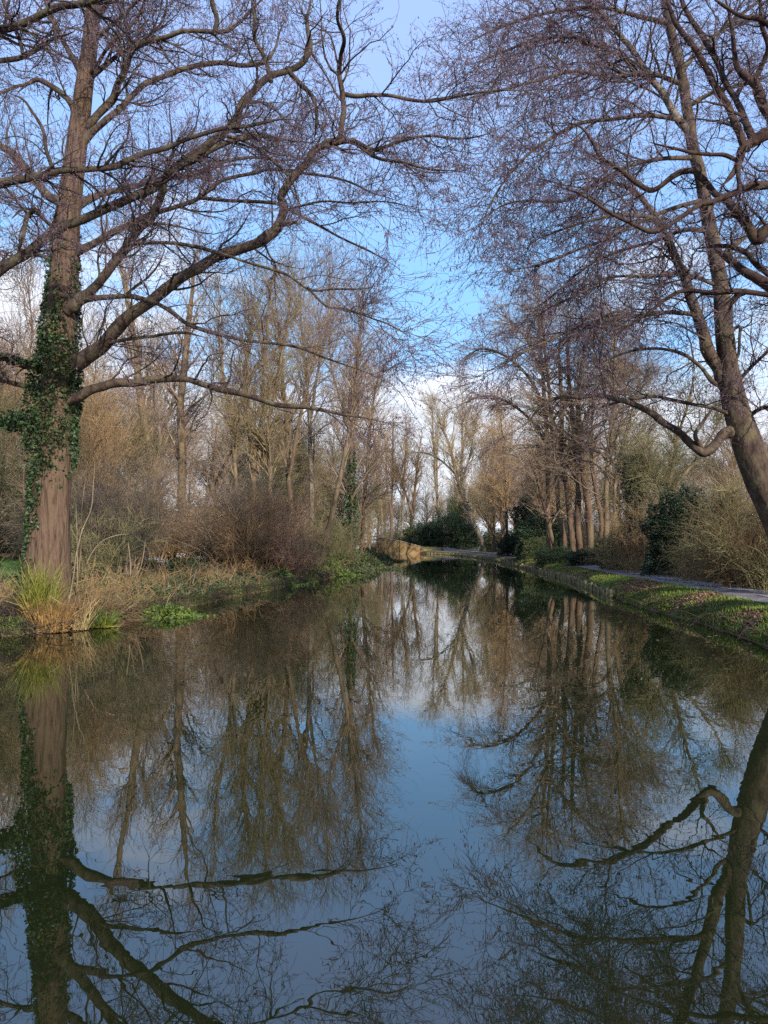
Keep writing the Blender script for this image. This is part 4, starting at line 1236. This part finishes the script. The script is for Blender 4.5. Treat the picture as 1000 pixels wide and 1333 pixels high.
# woodland behind the left bank
LW = 'one of the bare trees crowding the wood behind the left bank'
for (px, d, k, sc) in ((20, 52, 0, 1.0), (70, 44, 3, 0.85), (130, 60, 1, 1.05), (165, 40, 3, 0.6), (120, 34, 1, 0.62), (275, 62, 0, 1.0), (300, 78, 2, 1.15), (350, 70, 1, 1.0),
                       (380, 62, 2, 0.9), (430, 75, 0, 0.95), (445, 66, 3, 0.8), (-30, 36, 1, 0.85), (200, 80, 0, 1.2), (100, 85, 2, 1.3), (-60, 65, 0, 1.3), (410, 90, 2, 1.0), (240, 95, 1, 1.3), (0, 30, 3, 0.6), (345, 52, 3, 0.7), (30, 47, 0, 1.2), (110, 60, 0, 1.3), (190, 66, 0, 1.3), (-20, 55, 1, 1.2), (480, 100, 3, 0.85)):
    place(PT, k, 'woodland_tree', px, d, (sc, sc, sc * rng.uniform(0.9, 1.1)), '%s tree in the left wood %s, %s' % (('mauve single trunked', 'brown several stemmed', 'golden several stemmed', 'pale barked')[k], 'behind the big ivy clad alder' if px < 150 else 'around the pale based willow' if px < 290 else 'around the golden willow' if px < 400 else 'near the gap of sky', 'nearer' if d < 61 else 'farther back'), group='bare trees of the left wood')
RW = 'one of the bare trees crowding behind the hedge right of the towpath'
for (px, d, k, sc) in ((690, 78, 1, 0.95), (700, 62, 0, 0.85), (720, 90, 2, 1.1), (765, 66, 3, 0.9), (815, 58, 1, 0.8), (850, 70, 0, 0.9), (900, 60, 3, 0.7), (930, 48, 1, 0.62), (980, 40, 1, 0.55), (1040, 42, 0, 0.7), (1100, 60, 1, 1.0), (655, 105, 0, 1.0), (640, 120, 2, 1.0), (745, 54, 1, 0.85), (1000, 60, 3, 0.75), (960, 52, 0, 0.8), (870, 52, 3, 0.65), (1060, 50, 1, 0.9)):
    place(PT, k, 'woodland_tree', px, d, (sc, sc, sc * rng.uniform(0.9, 1.1)), '%s bare tree behind the right hedge %s, %s' % (('mauve single trunked', 'brown several stemmed', 'golden several stemmed', 'pale barked')[k], 'by the dark forked tree' if px < 695 else 'behind the many stemmed alder' if px < 790 else 'behind the tall holly' if px < 910 else 'behind the leaning alder', 'nearer' if d < 61 else 'farther back'), group='bare trees of the right wood')
FW = 'one of the hazy bare trees far beyond the end of the canal'
for (px, d, k, sc) in ((470, 130, 1, 0.9), (490, 140, 0, 1.0), (515, 150, 1, 0.85), (535, 135, 3, 0.8), (556, 145, 0, 0.9), (590, 150, 2, 1.0), (615, 140, 2, 1.05), (640, 150, 1, 1.1), (668, 160, 0, 1.0), (700, 130, 1, 1.0), (735, 150, 2, 1.0), (575, 170, 1, 1.0), (500, 175, 2, 1.0), (420, 125, 1, 1.1), (370, 120, 0, 1.3), (790, 120, 1, 1.0), (840, 110, 0, 1.0), (900, 100, 3, 0.9)):
    place(PT, k, 'woodland_tree', px, d, (sc, sc, sc * rng.uniform(0.85, 1.1)), '%s tree far beyond the canal end, %s' % (('mauve single trunked', 'brown several stemmed', 'golden several stemmed', 'pale barked')[k], 'left of the stone wall' if px < 490 else 'above the stone wall' if px < 550 else 'behind the dark laurels' if px < 612 else 'right of the pale leaning trunk' if px < 680 else 'far right beyond the clump'), group='bare trees far beyond the canal')

# thicket on the left
TH = 'one of the tangled bare shrubs filling the wood behind the left bank'
for i in range(66):
    d = rng.uniform(30, 80) if i > 20 else rng.uniform(27, 44)
    px = rng.uniform(-60, 455)
    x = (px - CX) / F * d
    if x > float(Lx(d)) - 2.6 or (px < 45 and d < 36) or (180 < px < 290 and d < 42):
        continue
    k = int(rng.choice([0, 0, 1, 1, 2]))
    TH = '%s shrub %s, %s' % (('brown twigged', 'olive sprawling', 'tall mauve twigged')[k],
        'left of the big alder' if px < 40 else 'between the big alder and pale based willow' if px < 200 else 'behind the pale based willow' if px < 290 else 'around the golden willow' if px < 380 else 'around the leaning trunk',
        'near the water' if d < 38 else 'deeper in the wood')
    place(PS, k, 'thicket_shrub', px, d, rng.uniform(0.65, 1.15), TH, group='bare shrubs of the left thicket')
for (px, d, k, sc, lab) in (
        (318, 33, 0, 1.0, 'dense twiggy shrub with upright stems at the water side of the golden willow'),
        (400, 36.5, 1, 0.8, 'olive twigged shrub arching over the left bank before the leaning trunk'),
        (120, 22, 1, 0.9, 'sprawling olive shrub right behind the big ivy clad alder'),
        (150, 27, 2, 0.95, 'bare mauve shrub behind the sprawling shrub by the big alder'),
        (345, 36, 0, 1.0, 'brown shrub between the golden willow and the red twigged dogwood'),
        (435, 44, 1, 0.9, 'low olive shrub beside the foot of the leaning trunk')):
    place(PS, k, 'thicket_shrub', px, d, sc, lab)
o = dup(red, 'dogwood_shrub', (at(362, 700, 37)[0], 37, float(ground_z(at(362, 700, 37)[0], 37)) - 0.05), 0.4, 1.0, 'reddish twigged dogwood standing out of the brown thicket on the left bank')
o = dup(red, 'dogwood_shrub', (at(385, 700, 33.5)[0], 33.5, float(ground_z(at(385, 700, 33.5)[0], 33.5)) - 0.05), 2.0, 0.62, 'smaller red stemmed dogwood low down at the right of the larger one')

for i in range(34):
    d = rng.uniform(62, 98)
    px = rng.uniform(20, 470)
    k = int(rng.choice([0, 1, 2, 2]))
    lab = '%s shrub far back in the left wood, %s' % (('brown twigged', 'olive', 'mauve')[k], 'behind the big alder' if px < 180 else 'behind the pale based willow' if px < 290 else 'behind the golden willow' if px < 390 else 'behind the ivy wrapped tree')
    place(PS, k, 'thicket_shrub', px, d, rng.uniform(1.2, 1.7), lab, group='bare shrubs of the left thicket')

# hedge and thicket right of the path
HR = 'one of the tangled bare hedge shrubs along the far side of the towpath'
for i in range(46):
    d = rng.uniform(19, 95)
    off = rng.uniform(2.6, 5.5)
    x = float(pathx(d)) + off
    k = int(rng.choice([0, 1, 1, 2]))
    pxx = CX + F * x / d
    if (850 < pxx < 920 and d < 34) or (800 < pxx < 850 and d < 38) or (670 < pxx < 812 and d < 60 and k != 3 and i % 6):
        continue
    sc = rng.uniform(0.55, 0.85) if d < 30 else rng.uniform(0.65, 1.0)
    HR = '%s hedge shrub across the towpath %s' % (('brown twigged', 'olive arching', 'mauve twigged')[k],
        'below the leaning alder' if d < 23 else 'near the tall dark holly' if d < 36 else 'by the many stemmed alder' if d < 55 else 'by the round laurel' if d < 75 else 'at the far bend')
    place(PS, k, 'hedge_shrub', 0, d, sc, HR, group='hedge shrubs beside the towpath', x=x)
for (px, d, k, sc, lab) in (
        (955, 23.5, 1, 0.7, 'tall brown hedge shrub right of the dark holly'),
        (965, 20.5, 0, 0.72, 'twiggy hedge shrub below the leaning alder'),
        (1000, 20, 1, 0.8, 'hedge shrub at the right edge of the view beside the path'),
        (845, 29.5, 3, 0.6, 'low straw coloured bramble patch at the foot of the dark holly'),
        (905, 24, 3, 0.7, 'dead bramble patch on the far verge of the towpath'),
        (806, 33, 1, 0.55, 'olive shrub below the grey brown alder pair'),
        (835, 31, 0, 0.75, 'brown shrub filling the space left of the dark holly')):
    place(PS, k, 'hedge_shrub', px, d, sc, lab)

for i in range(34):
    d = rng.uniform(116, 165)
    px = rng.uniform(360, 860)
    k = int(rng.choice([0, 1, 1, 2]))
    place(PS, k, 'far_shrub', px, d, rng.uniform(0.8, 1.3), '%s shrub far beyond the canal end %s' % (('brown', 'olive', 'mauve')[k], 'left of the stone wall' if px < 490 else 'above the stone wall' if px < 550 else 'behind the laurels' if px < 620 else 'right of the leaning trunk'),
          group='far shrubs beyond the canal')

# evergreens
EV = [
    (2, 886, 27.5, (0.98, 0.98, 0.70), 'holly_bush', 'tall dark green holly with a rounded top beside the towpath on the right'),
    (0, 842, 33, (0.85, 0.85, 0.7), 'holly_bush', 'dark low evergreen tucked left of the tall holly'),
    (0, 705, 57, (1.25, 1.25, 1.15), 'laurel_bush', 'round dark green laurel left of the many stemmed alder'),
    (1, 702, 54.5, (0.75, 0.75, 0.75), 'box_bush', 'small lighter green bush in front of the round dark laurel'),
    (2, 697, 66, (1.35, 1.35, 1.35), 'conifer_bush', 'tall green ivy clad mass rising behind the dark laurel'),
    (0, 558, 115, (1.4, 1.4, 1.3), 'laurel_bush', 'dark laurel behind the foot of the far stone wall'),
    (0, 584, 113, (1.9, 1.9, 1.75), 'laurel_bush', 'broad green laurel where the canal ends'),
    (1, 545, 122, (2.0, 2.0, 1.8), 'laurel_bush', 'paler green bush left of the dark laurels at the canal end'),
    (0, 607, 112, (1.5, 1.5, 1.3), 'laurel_bush', 'dark evergreen right behind the pale leaning trunk'),
    (1, 596, 126, (1.5, 1.5, 3.6), 'ivy_tree', 'tall olive ivy column showing above the far dark laurels'),
    (1, 645, 92, (1.2, 1.2, 1.2), 'ivy_bush', 'green ivy bush at the foot of the golden stems'),
    (0, 725, 44, (0.8, 0.8, 0.36), 'ivy_bush', 'low dark ivy around the feet of the many stemmed alder'),
    (0, 668, 70, (0.9, 0.9, 0.7), 'ivy_bush', 'low dark ivy at the foot of the dark forked tree'),
    (0, 270, 52, (1.3, 1.3, 1.15), 'yew_bush', 'dark yew seen behind the pale willow base on the left'),
    (0, 190, 58, (1.4, 1.4, 1.0), 'yew_bush', 'dark evergreen glimpsed left of the pale willow base'),
    (0, 110, 38, (1.2, 1.2, 0.7), 'yew_bush', 'dark evergreen behind the big alder trunk'),
    (1, 20, 42, (2.0, 2.0, 2.2), 'conifer_bush', 'olive green conifer behind the trunk at the left edge'),
    (1, 110, 46, (1.6, 1.6, 2.3), 'conifer_bush', 'olive conifer showing right of the ivy clad trunk'),
    (0, 925, 30, (0.9, 0.9, 0.8), 'ivy_bush', 'dark ivy inside the hedge right of the tall holly'),
    (0, 995, 23, (0.8, 0.8, 0.7), 'ivy_bush', 'dark evergreen patch in the hedge at the right edge'),
    (0, 768, 40, (0.8, 0.8, 0.33), 'ivy_bush', 'low dark ivy under the grey brown alder pair'),
    (0, 815, 35, (0.8, 0.8, 0.6), 'ivy_bush', 'dark ivy below the dome topped dead tree'),
]
for (k, px, d, sc, nm, lab) in EV:
    place(PB, k, nm, px, d, sc, lab, cat=nm.split('_')[1])

for pr in PT + PS + PB + [red]:
    for ch in list(pr.children):
        bpy.data.objects.remove(ch)
    bpy.data.objects.remove(pr)

# ------------------------------------------------------------------ bank vegetation
def on_ground(x, y, dz=0.0):
    return np.stack([x, y, ground_z(x, y) + dz], 1)


def stuff(name, label, geo, m, smooth=False):
    o = link(name, geo.mesh(name, m, smooth))
    o['kind'] = 'stuff'
    o['label'] = label
    return o


def scatter(n, y0, y1, side, o0, o1, pw=1.0, ypw=1.6):
    y = y0 + (y1 - y0) * rng.random(n) ** ypw
    o = o0 + (o1 - o0) * rng.random(n) ** pw
    return (Lx(y) - o if side < 0 else Rx(y) + o), y


# right verge: green grass and brown leaf litter
x, y = scatter(60000, 11, 60, 1, 0.0, 1.9, 1.0, 1.7)
dn = vnoise(x * 0.9 + 7, y * 0.55) + 0.6 * vnoise(x * 3, y * 3)
offp = np.abs(x - pathx(y))
k = (dn > -0.02 - 0.25 * (y < 23)) & (offp > 0.85)
x, y = x[k][:30000], y[k][:30000]
v, q, t = blades(on_ground(x, y, -0.01), 0.09 + 0 * x + 0.05 * rng.random(len(x)), 0.008, 0.7)
stuff('verge_grass', 'short green grass on the verge between canal and towpath', Geo().add(v, q, t), M['grass'])
x, y = scatter(34000, 11, 60, 1, 0.0, 1.9, 1.0, 1.7)
dn = vnoise(x * 0.9 + 7, y * 0.55) + 0.5 * rng.random(len(x)) - 0.25
k = (dn < 0.04) & (np.abs(x - pathx(y)) > 0.8)
x, y = x[k], y[k]
v, t = leaves(on_ground(x, y, 0.03), 0.07, 0.0)
stuff('leaf_litter', 'brown fallen leaves on the verge between canal and towpath', Geo().add(v, None, t), M['litter'])
# verge beyond the path
yy = 14 + 50 * rng.random(16000) ** 1.6
xx = pathx(yy) + 1.0 + 1.8 * rng.random(len(yy)) ** 1.3
v, t = leaves(on_ground(xx, yy, 0.03), 0.08, 0.0)
stuff('leaf_litter', 'brown fallen leaves at the foot of the hedge beyond the towpath', Geo().add(v, None, t), M['litter'])
yy = 16 + 45 * rng.random(5000) ** 1.6
xx = pathx(yy) + 1.25 + 1.2 * rng.random(len(yy))
v, q, t = blades(on_ground(xx, yy), 0.28, 0.007, 0.9)
stuff('dead_grass', 'straw coloured dead grass along the hedge foot', Geo().add(v, q, t), M['straw'])
# leaves scattered on the path
yy = 13 + 40 * rng.random(700) ** 1.5
xx = pathx(yy) + rng.uniform(-0.95, 0.95, len(yy))
v, t = leaves(np.stack([xx, yy, ground_z(pathx(yy), yy) + 0.05], 1), 0.05, 0.0)
stuff('leaf_litter', 'odd brown leaves lying on the wet towpath', Geo().add(v, None, t), M['litter'])

# left bank: rough olive and straw grass, brambles, ivy carpet
x, y = scatter(46000, 13, 90, -1, -0.02, 4.5, 1.2, 2.0)
v, q, t = blades(on_ground(x, y, -0.01), np.interp(y, [15, 60], [0.16, 0.35]) * rng.uniform(0.5, 1.3, len(y)), 0.009, 0.9)
stuff('bank_grass', 'rough olive grass covering the left bank', Geo().add(v, q, t), M['bankgrass'])
x, y = scatter(8000, 15.5, 70, -1, 0.5, 6.0, 1.0, 1.8)
k = vnoise(x * 0.5, y * 0.5) > -0.05
x, y = x[k], y[k]
v, q, t = blades(on_ground(x, y), np.interp(y, [15, 60], [0.32, 0.5]) * rng.uniform(0.5, 1.3, len(y)), 0.008, 1.0)
stuff('dead_grass', 'tangled straw coloured dead grass on the left bank', Geo().add(v, q, t), M['straw'])
x, y = scatter(14000, 13, 80, -1, -0.1, 3.0, 1.0, 2.0)
v, t = leaves(on_ground(x, y, 0.05), 0.08, 0.0)
stuff('leaf_litter', 'dead leaves among the grass of the left bank', Geo().add(v, None, t), M['litter'])
# low bramble stems arching on the bank
x, y = scatter(2600, 15.5, 60, -1, 0.1, 3.5, 1.0, 1.8)
s = on_ground(x, y)
d = norm(np.stack([rng.standard_normal(len(x)), rng.standard_normal(len(x)), np.abs(rng.standard_normal(len(x))) + 0.5], 1))
Pb = grow(s, d, rng.uniform(0.4, 1.3, len(x)), 6, 0.3, -0.16)
Pb[:, :, 2] = np.maximum(Pb[:, :, 2], 0.02)
v, q = tubes(Pb, radii(np.full(len(x), 0.008), 0.004, 6), 3)
stuff('bramble_stems', 'brown bramble stems arching over the left bank', Geo().add(v, q), M['twig_brown'])
# dead stems, roots and grass hanging over both water edges
for side, y0, y1, n, m, nm, lab in ((-1, 12, 62, 2600, 'bark_dark', 'hanging_stems', 'dark dead stems and roots hanging over the left water edge'),
                                    (1, 10, 24, 130, 'bark_dark', 'hanging_stems', 'dead stems hanging over the right water edge')):
    x, y = scatter(n, y0, y1, side, 0.0, 0.35, 1.0, 1.6)
    s = on_ground(x, y, 0.05)
    d = norm(np.stack([-side * (0.3 + rng.random(n)), 0.8 * rng.standard_normal(n), 0.6 * rng.random(n)], 1))
    Ph = grow(s, d, rng.uniform(0.25, 0.8, n), 6, 0.25, -0.22)
    Ph[:, :, 2] = np.maximum(Ph[:, :, 2], -0.03)
    v, q = tubes(Ph, radii(rng.uniform(0.003, 0.009, n), 0.003, 6), 3)
    stuff(nm, lab, Geo().add(v, q), M[m])
for side, y0, y1, n, m, lab in ((-1, 13, 60, 9000, 'bankgrass', 'olive grass overhanging the left water edge'), (1, 10, 70, 3500, 'bankgrass', 'grass draped over the edging of the right bank'),
                                (1, 10, 60, 5000, 'grass', 'green grass tufts along the right water edge')):
    x, y = scatter(n, y0, y1, side, -0.02, 0.22, 1.0, 1.5)
    k = (vnoise(y * 1.7 + side, y * 0 + 3 * n / 1000) > -0.12) & ((side < 0) | (y < 24) | (x > Rx(y) + 0.12))
    x, y = x[k], y[k]
    b = on_ground(x, y, 0.0)
    b[:, 2] = np.maximum(b[:, 2], 0.05)
    v, q, t = blades(b, rng.uniform(0.1, 0.32, len(x)) * (0.55 if side > 0 else 1), 0.009, 1.0)
    stuff('edge_grass', lab, Geo().add(v, q, t), M[m])
# leaves and bits of twig floating along the banks
for side, n in ((-1, 260), (1, 140)):
    y = 11 + 45 * rng.random(n) ** 1.5
    o = 0.1 + 2.2 * rng.random(n) ** 2.5
    x = Lx(y) + o if side < 0 else Rx(y) - o
    a = rng.uniform(0, 6.28, n)
    sz = rng.uniform(0.02, 0.05, n)
    ca, sa = np.cos(a) * sz, np.sin(a) * sz
    z = np.full(n, 0.006)
    v = np.stack([np.stack([x + ca, y + sa, z], 1), np.stack([x - sa * 0.5, y + ca * 0.5, z], 1), np.stack([x - ca, y - sa, z], 1), np.stack([x + sa * 0.5, y - ca * 0.5, z + 0.006], 1)], 1).reshape(-1, 3)
    k = np.arange(n)[:, None] * 4
    stuff('floating_leaves', 'brown leaves floating on the canal near the %s bank' % ('left' if side < 0 else 'right'), Geo().add(v, None, np.concatenate([k + [0, 1, 2], k + [0, 2, 3]])), M['litter'])
# ivy and creeping green leaves
x, y = scatter(12000, 20, 60, -1, 0.1, 5.5, 1.0, 1.4)
k = (vnoise(x * 0.6 + 3, y * 0.35 + 8) > 0.05)
x, y = x[k], y[k]
v, t = leaves(on_ground(x, y, 0.03) + np.stack([0 * x, 0 * x, 0.28 * rng.random(len(x))], 1), 0.10, 0.0)
stuff('ground_ivy', 'low dark ivy spreading over the left bank', Geo().add(v, None, t), M['ivy'])

# named bank clumps
def leafy_clump(name, label, px, d, w, dep, h, n, size, m, dz=0.0, cat='plant'):
    c0 = at(px, 760, d)
    x0 = c0[0]
    a = rng.uniform(0, 6.28, n)
    r = np.sqrt(rng.random(n)) * (1 + 0.7 * rng.random(n) ** 4)
    x = x0 + w / 2 * r * np.cos(a) * (1 + 0.4 * vnoise(a * 2, px))
    y = d + dep / 2 * r * np.sin(a)
    top = h * np.clip(1 - r ** 2.2, 0.12, 1) * (0.7 + 0.9 * (vnoise(x * 5, y * 5) + 0.5))
    z = np.maximum(ground_z(x, y), 0.0) + dz + top * rng.random(n) ** 0.5
    t_ = thing(name, label, cat, (x0, d, max(0.0, float(ground_z(x0, d)))))
    v, t = leaves(np.stack([x, y, z], 1), size, 0.1)
    part('leaves', Geo().add(v, None, t), M[m], t_, True, False)
    ns = max(8, n // 25)
    i = rng.integers(0, n, ns)
    Ps = np.stack([np.stack([x0 + (x[i] - x0) * f, d + (y[i] - d) * f, np.maximum(ground_z(x0, d), 0) + (z[i] - max(float(ground_z(x0, d)), 0)) * f ** 0.8], 1) for f in (0.0, 0.35, 0.7, 1.0)], 1)
    v, q = tubes(Ps, radii(np.full(ns, 0.006), 0.003, 4), 3)
    part('stems', Geo().add(v, q), M['twig_olive'], t_, True)
    return t_


leafy_clump('water_parsley', 'bright green leafy plant spilling over the water on the left bank', 212, 18.0, 1.7, 0.9, 0.24, 1900, 0.065, 'leaf_fresh')
leafy_clump('water_parsley', 'fresh green patch low on the bank under the thicket, right of the yellow flowers', 368, 31.0, 1.6, 1.4, 0.35, 900, 0.11, 'leaf_fresh')
leafy_clump('water_parsley', 'bright green patch on the bank by the foot of the leaning trunk', 425, 39.5, 2.4, 2.2, 0.75, 1500, 0.13, 'leaf_fresh')
leafy_clump('bramble_mound', 'mound of green bramble overhanging the water just left of the far reflection gap', 466, 50.0, 3.4, 5.0, 0.85, 6500, 0.13, 'leaf_mid')
leafy_clump('bramble_mound', 'green bramble bank nearest the bridge on the left', 484, 68.0, 4.0, 8.0, 0.75, 5000, 0.16, 'leaf_mid')
leafy_clump('bramble_mound', 'dull green mound on the bank left of the ivy wrapped tree', 447, 44.0, 2.6, 3.0, 1.0, 3200, 0.12, 'leaf_mid')
leafy_clump('periwinkle_patch', 'blue green carpet of low leaves in front of the pale willow base', 232, 31.0, 5.0, 4.5, 0.45, 6000, 0.11, 'ivy')
leafy_clump('periwinkle_patch', 'small dark blue green patch on the middle of the left bank', 317, 28.5, 1.0, 0.8, 0.3, 700, 0.09, 'holly')
leafy_clump('flowering_gorse', 'small ochre plant at the foot of the twiggy willow', 322, 31.0, 0.9, 0.7, 0.5, 500, 0.09, 'sedge_gold')
leafy_clump('moss_clump', 'pale green tuft on the bank just right of the big alder trunk', 103, 16.8, 0.5, 0.4, 0.9, 420, 0.06, 'leaf_mid')
for (px, d, n, w, lab) in ((204, 31, 60, 0.9, 'white snowdrops left of the pale willow base'), (235, 37, 26, 0.5, 'few white snowdrops right of the pale willow base'), (262, 36, 22, 0.35, 'small white clump of snowdrops near the dark yew')):
    x0 = at(px, 700, d)[0]
    g0 = float(ground_z(x0, d))
    tt = thing('snowdrop_clump', lab, 'flowers', (x0, d, g0))
    xx, yy_ = x0 + rng.uniform(-w / 2, w / 2, n), d + rng.uniform(-0.3, 0.3, n)
    b = on_ground(xx, yy_)
    hh = rng.uniform(0.45, 0.6, n)
    v, q, t = blades(b, hh, 0.01, 0.2)
    part('leaves', Geo().add(v, q, t), M['grass'], tt, True, False)
    v, t = catkins(b + np.stack([0 * hh, 0 * hh, hh], 1), 0.07, 0.03)
    part('petals', Geo().add(v, None, t), M['petal'], tt, True, False)

# sedge tussock at the foot of the big alder
c0 = at(60, 800, 14.95)
tus = thing('sedge_tussock', 'tall yellow green sedge tussock at the foot of the big alder', 'sedge', (c0[0], 14.95, 0.0))


def sedge(n, x0, y0, w, dep, h, m, name, out=0.5, lab=None, parent=tus, wd=0.009):
    a = rng.uniform(0, 6.28, n)
    r = np.sqrt(rng.random(n))
    bx, by = x0 + w / 2 * r * np.cos(a), y0 + dep / 2 * r * np.sin(a)
    bz = np.maximum(ground_z(bx, by), 0.0) - 0.02
    d = norm(np.stack([np.cos(a) * r * out, np.sin(a) * r * out, np.ones(n)], 1) + 0.13 * rng.standard_normal((n, 3)))
    K = 7
    P = grow(np.stack([bx, by, bz], 1), d, h * rng.uniform(0.35, 1.15, n), K, 0.13, -0.12)
    P[:, :, 2] = np.maximum(P[:, :, 2], 0.02)
    sd_ = norm(np.cross(d, rng.standard_normal((n, 3))))
    w_ = (wd * np.array([1, 1, 0.95, 0.85, 0.65, 0.4, 0.08]))[None, :, None]
    V = np.stack([P - sd_[:, None] * w_, P + sd_[:, None] * w_], 2).reshape(-1, 3)
    k = (np.arange(n)[:, None, None] * K * 2 + np.arange(K - 1)[None, :, None] * 2)
    Q = (k + np.array([0, 1, 3, 2])).reshape(-1, 4)
    part(name, Geo().add(V, Q), M[m], parent, True, False, lab)


sedge(520, c0[0] - 0.12, 14.95, 0.42, 0.3, 1.3, 'sedge_green', 'green_blades', 0.06)
sedge(800, c0[0] + 0.1, 14.85, 0.75, 0.45, 0.75, 'sedge_gold', 'golden_blades', 0.15)
sedge(120, c0[0] + 0.6, 15.2, 0.3, 0.4, 0.9, 'straw', 'rusty_blades', 0.25)
c1 = at(130, 800, 15.7)
t_ = thing('sedge_tussock', 'small bright green grass tuft at the water edge right of the tall sedge', 'sedge', (c1[0], 15.7, 0.0))
sedge(330, c1[0] - 0.02, 15.75, 0.5, 0.4, 0.5, 'leaf_fresh', 'green_blades', 0.8, None, t_)
sedge(160, c1[0], 15.6, 0.6, 0.3, 0.38, 'sedge_green', 'yellow_blades', 1.1, None, t_)

# saplings, fallen sticks and rubble of roots right of the big trunk
def rod(name, label, pts, d0, d1, w0, w1, m, cat, per=5):
    l = trace(pts, d0, d1, w0 * 0.62, w1 * 0.62, per, 0.05, 0)
    o = link(name, tube_geo(l, 6, 0.08).mesh(name, M[m]))
    o['label'] = label
    o['category'] = cat
    return l


rod('bare_sapling', 'pale leaning sapling rising right of the sedge tussock', [(87, 795), (95, 755), (100, 720), (107, 690), (118, 665), (121, 640), (124, 600)], 15.4, 15.7, 4.0, 1.6, 'stick', 'sapling')
rod('bare_sapling', 'thin upright sapling close to the big alder trunk', [(101, 770), (101, 720), (100, 680), (99, 655)], 15.6, 15.7, 2.5, 1.4, 'stick', 'sapling')
rod('bare_sapling', 'thin sapling curving right with a bow shaped top', [(112, 735), (122, 716), (135, 703), (152, 697), (168, 695)], 15.9, 16.3, 2.4, 1.4, 'stick', 'sapling')
rod('bare_sapling', 'young straight sapling forking beside the big alder trunk', [(103, 745), (106, 700), (107, 660), (112, 620)], 16.0, 16.2, 3.0, 1.5, 'bark_gold', 'sapling')
rod('bare_sapling', 'pale thin stem standing in the brambles at left', [(170, 750), (170, 735), (168, 715), (167, 706)], 20, 20, 3.0, 2.0, 'stick', 'sapling')
rod('bare_sapling', 'pale thin stem slanting in the brambles at left', [(178, 752), (184, 735), (188, 715), (190, 700)], 20.5, 20.5, 2.6, 1.6, 'stick', 'sapling')
rod('dead_reed', 'single pale bent reed over the bright green plant', [(214, 794), (218, 783), (222, 774), (228, 771)], 17.6, 17.6, 1.8, 1.0, 'stick', 'reed')
rod('dead_reed', 'pale dead reed standing left of the willow base patch', [(251, 760), (254, 748), (256, 741)], 19.5, 19.5, 2.0, 1.4, 'stick', 'reed')
rod('fallen_stick', 'short pale broken stick lying on the sedge tussock', [(64, 776), (74, 782), (84, 788)], 14.5, 14.6, 2.2, 1.8, 'stick', 'stick')
rod('fallen_stick', 'long grey stick sloping down to the water at the left edge', [(-5, 787), (10, 776), (24, 768)], 14.2, 14.8, 2.4, 1.6, 'stick', 'stick')
rod('fallen_stick', 'bleached stick half in the water left of the green plant', [(150, 800), (160, 797), (170, 790), (178, 785)], 16.5, 16.9, 2.6, 1.6, 'stick', 'stick')
rod('fallen_stick', 'twisted root curling over the bank right of the big alder', [(136, 752), (145, 752), (149, 758), (148, 766)], 16.2, 16.2, 2.2, 1.6, 'stick', 'stick')
rod('fallen_stick', 'pale forked stick poking from the bank brush', [(151, 774), (156, 780), (162, 786)], 16.8, 16.6, 2.0, 1.6, 'stick', 'stick')
rod('fallen_stick', 'thin stick standing out of the water near the bank', [(150, 824), (155, 816), (162, 810)], 15.2, 15.6, 1.4, 1.0, 'stick', 'stick')

l = rod('fallen_log', 'reddish felled log lying on the grass at the left edge', [(-60, 723), (-20, 723), (10, 722.5), (26, 722)], 36, 37, 14, 12, 'bark_gold', 'log')

# brushwood tangle at the alder foot
n = 900
x = at(130, 760, 16.3)[0] + 0.75 * rng.standard_normal(n)
y = 16.6 + 0.7 * rng.standard_normal(n)
x = np.minimum(x, Lx(y) + 0.15)
s = np.stack([x, y, np.maximum(ground_z(x, y), 0) + 0.05 + 0.25 * rng.random(n)], 1)
Pb = grow(s, norm(rng.standard_normal((n, 3)) * [1, 1, 0.5]), rng.uniform(0.3, 1.0, n), 6, 0.3, -0.03)
Pb[:, :, 2] = np.maximum(Pb[:, :, 2], 0.01)
g = Geo()
v, q = tubes(Pb, radii(rng.uniform(0.004, 0.011, n), 0.003, 6), 3)
stuff('brushwood', 'tangle of dead brown brushwood right of the big alder', g.add(v, q), M['twig_brown'])
n = 500
x = at(5, 790, 15)[0] + 0.7 * rng.standard_normal(n)
y = 14.9 + 0.4 * rng.standard_normal(n)
s = np.stack([x, y, np.maximum(ground_z(x, y), 0) + 0.05 + 0.25 * rng.random(n)], 1)
Pb = grow(s, norm(rng.standard_normal((n, 3)) * [1, 1, 0.5]), rng.uniform(0.3, 1.0, n), 6, 0.3, -0.05)
Pb[:, :, 2] = np.maximum(Pb[:, :, 2], 0.01)
v, q = tubes(Pb, radii(rng.uniform(0.004, 0.01, n), 0.003, 6), 3)
stuff('brushwood', 'dark dead brushwood at the water edge left of the sedge', Geo().add(v, q), M['bark_dark'])
# look-alikes of one label: say which, from left to right as the photograph shows them
same = {}
for o in scene.objects:
    if o.parent is None and 'category' in o.keys() and o.location.y > 1:
        same.setdefault(o['label'], []).append(o)
for lab, os_ in same.items():
    if 2 <= len(os_) <= 5 and len(lab.split()) <= 13:
        os_.sort(key=lambda o: o.location.x / o.location.y)
        for i, o in enumerate(os_):
            w = {2: ('left', 'right'), 3: ('left', 'middle', 'right'), 4: ('leftmost', 'second', 'third', 'rightmost'), 5: ('leftmost', 'second', 'middle', 'fourth', 'rightmost')}[len(os_)][i]
            o['label'] = '%s, %s of %s' % (lab, w, ('two', 'three', 'four', 'five')[len(os_) - 2])
tot = sum(len(m.polygons) for m in bpy.data.meshes)
print('POLYS', tot, 'TRIS', sum(len(m.loops) - 2 * len(m.polygons) for m in bpy.data.meshes))
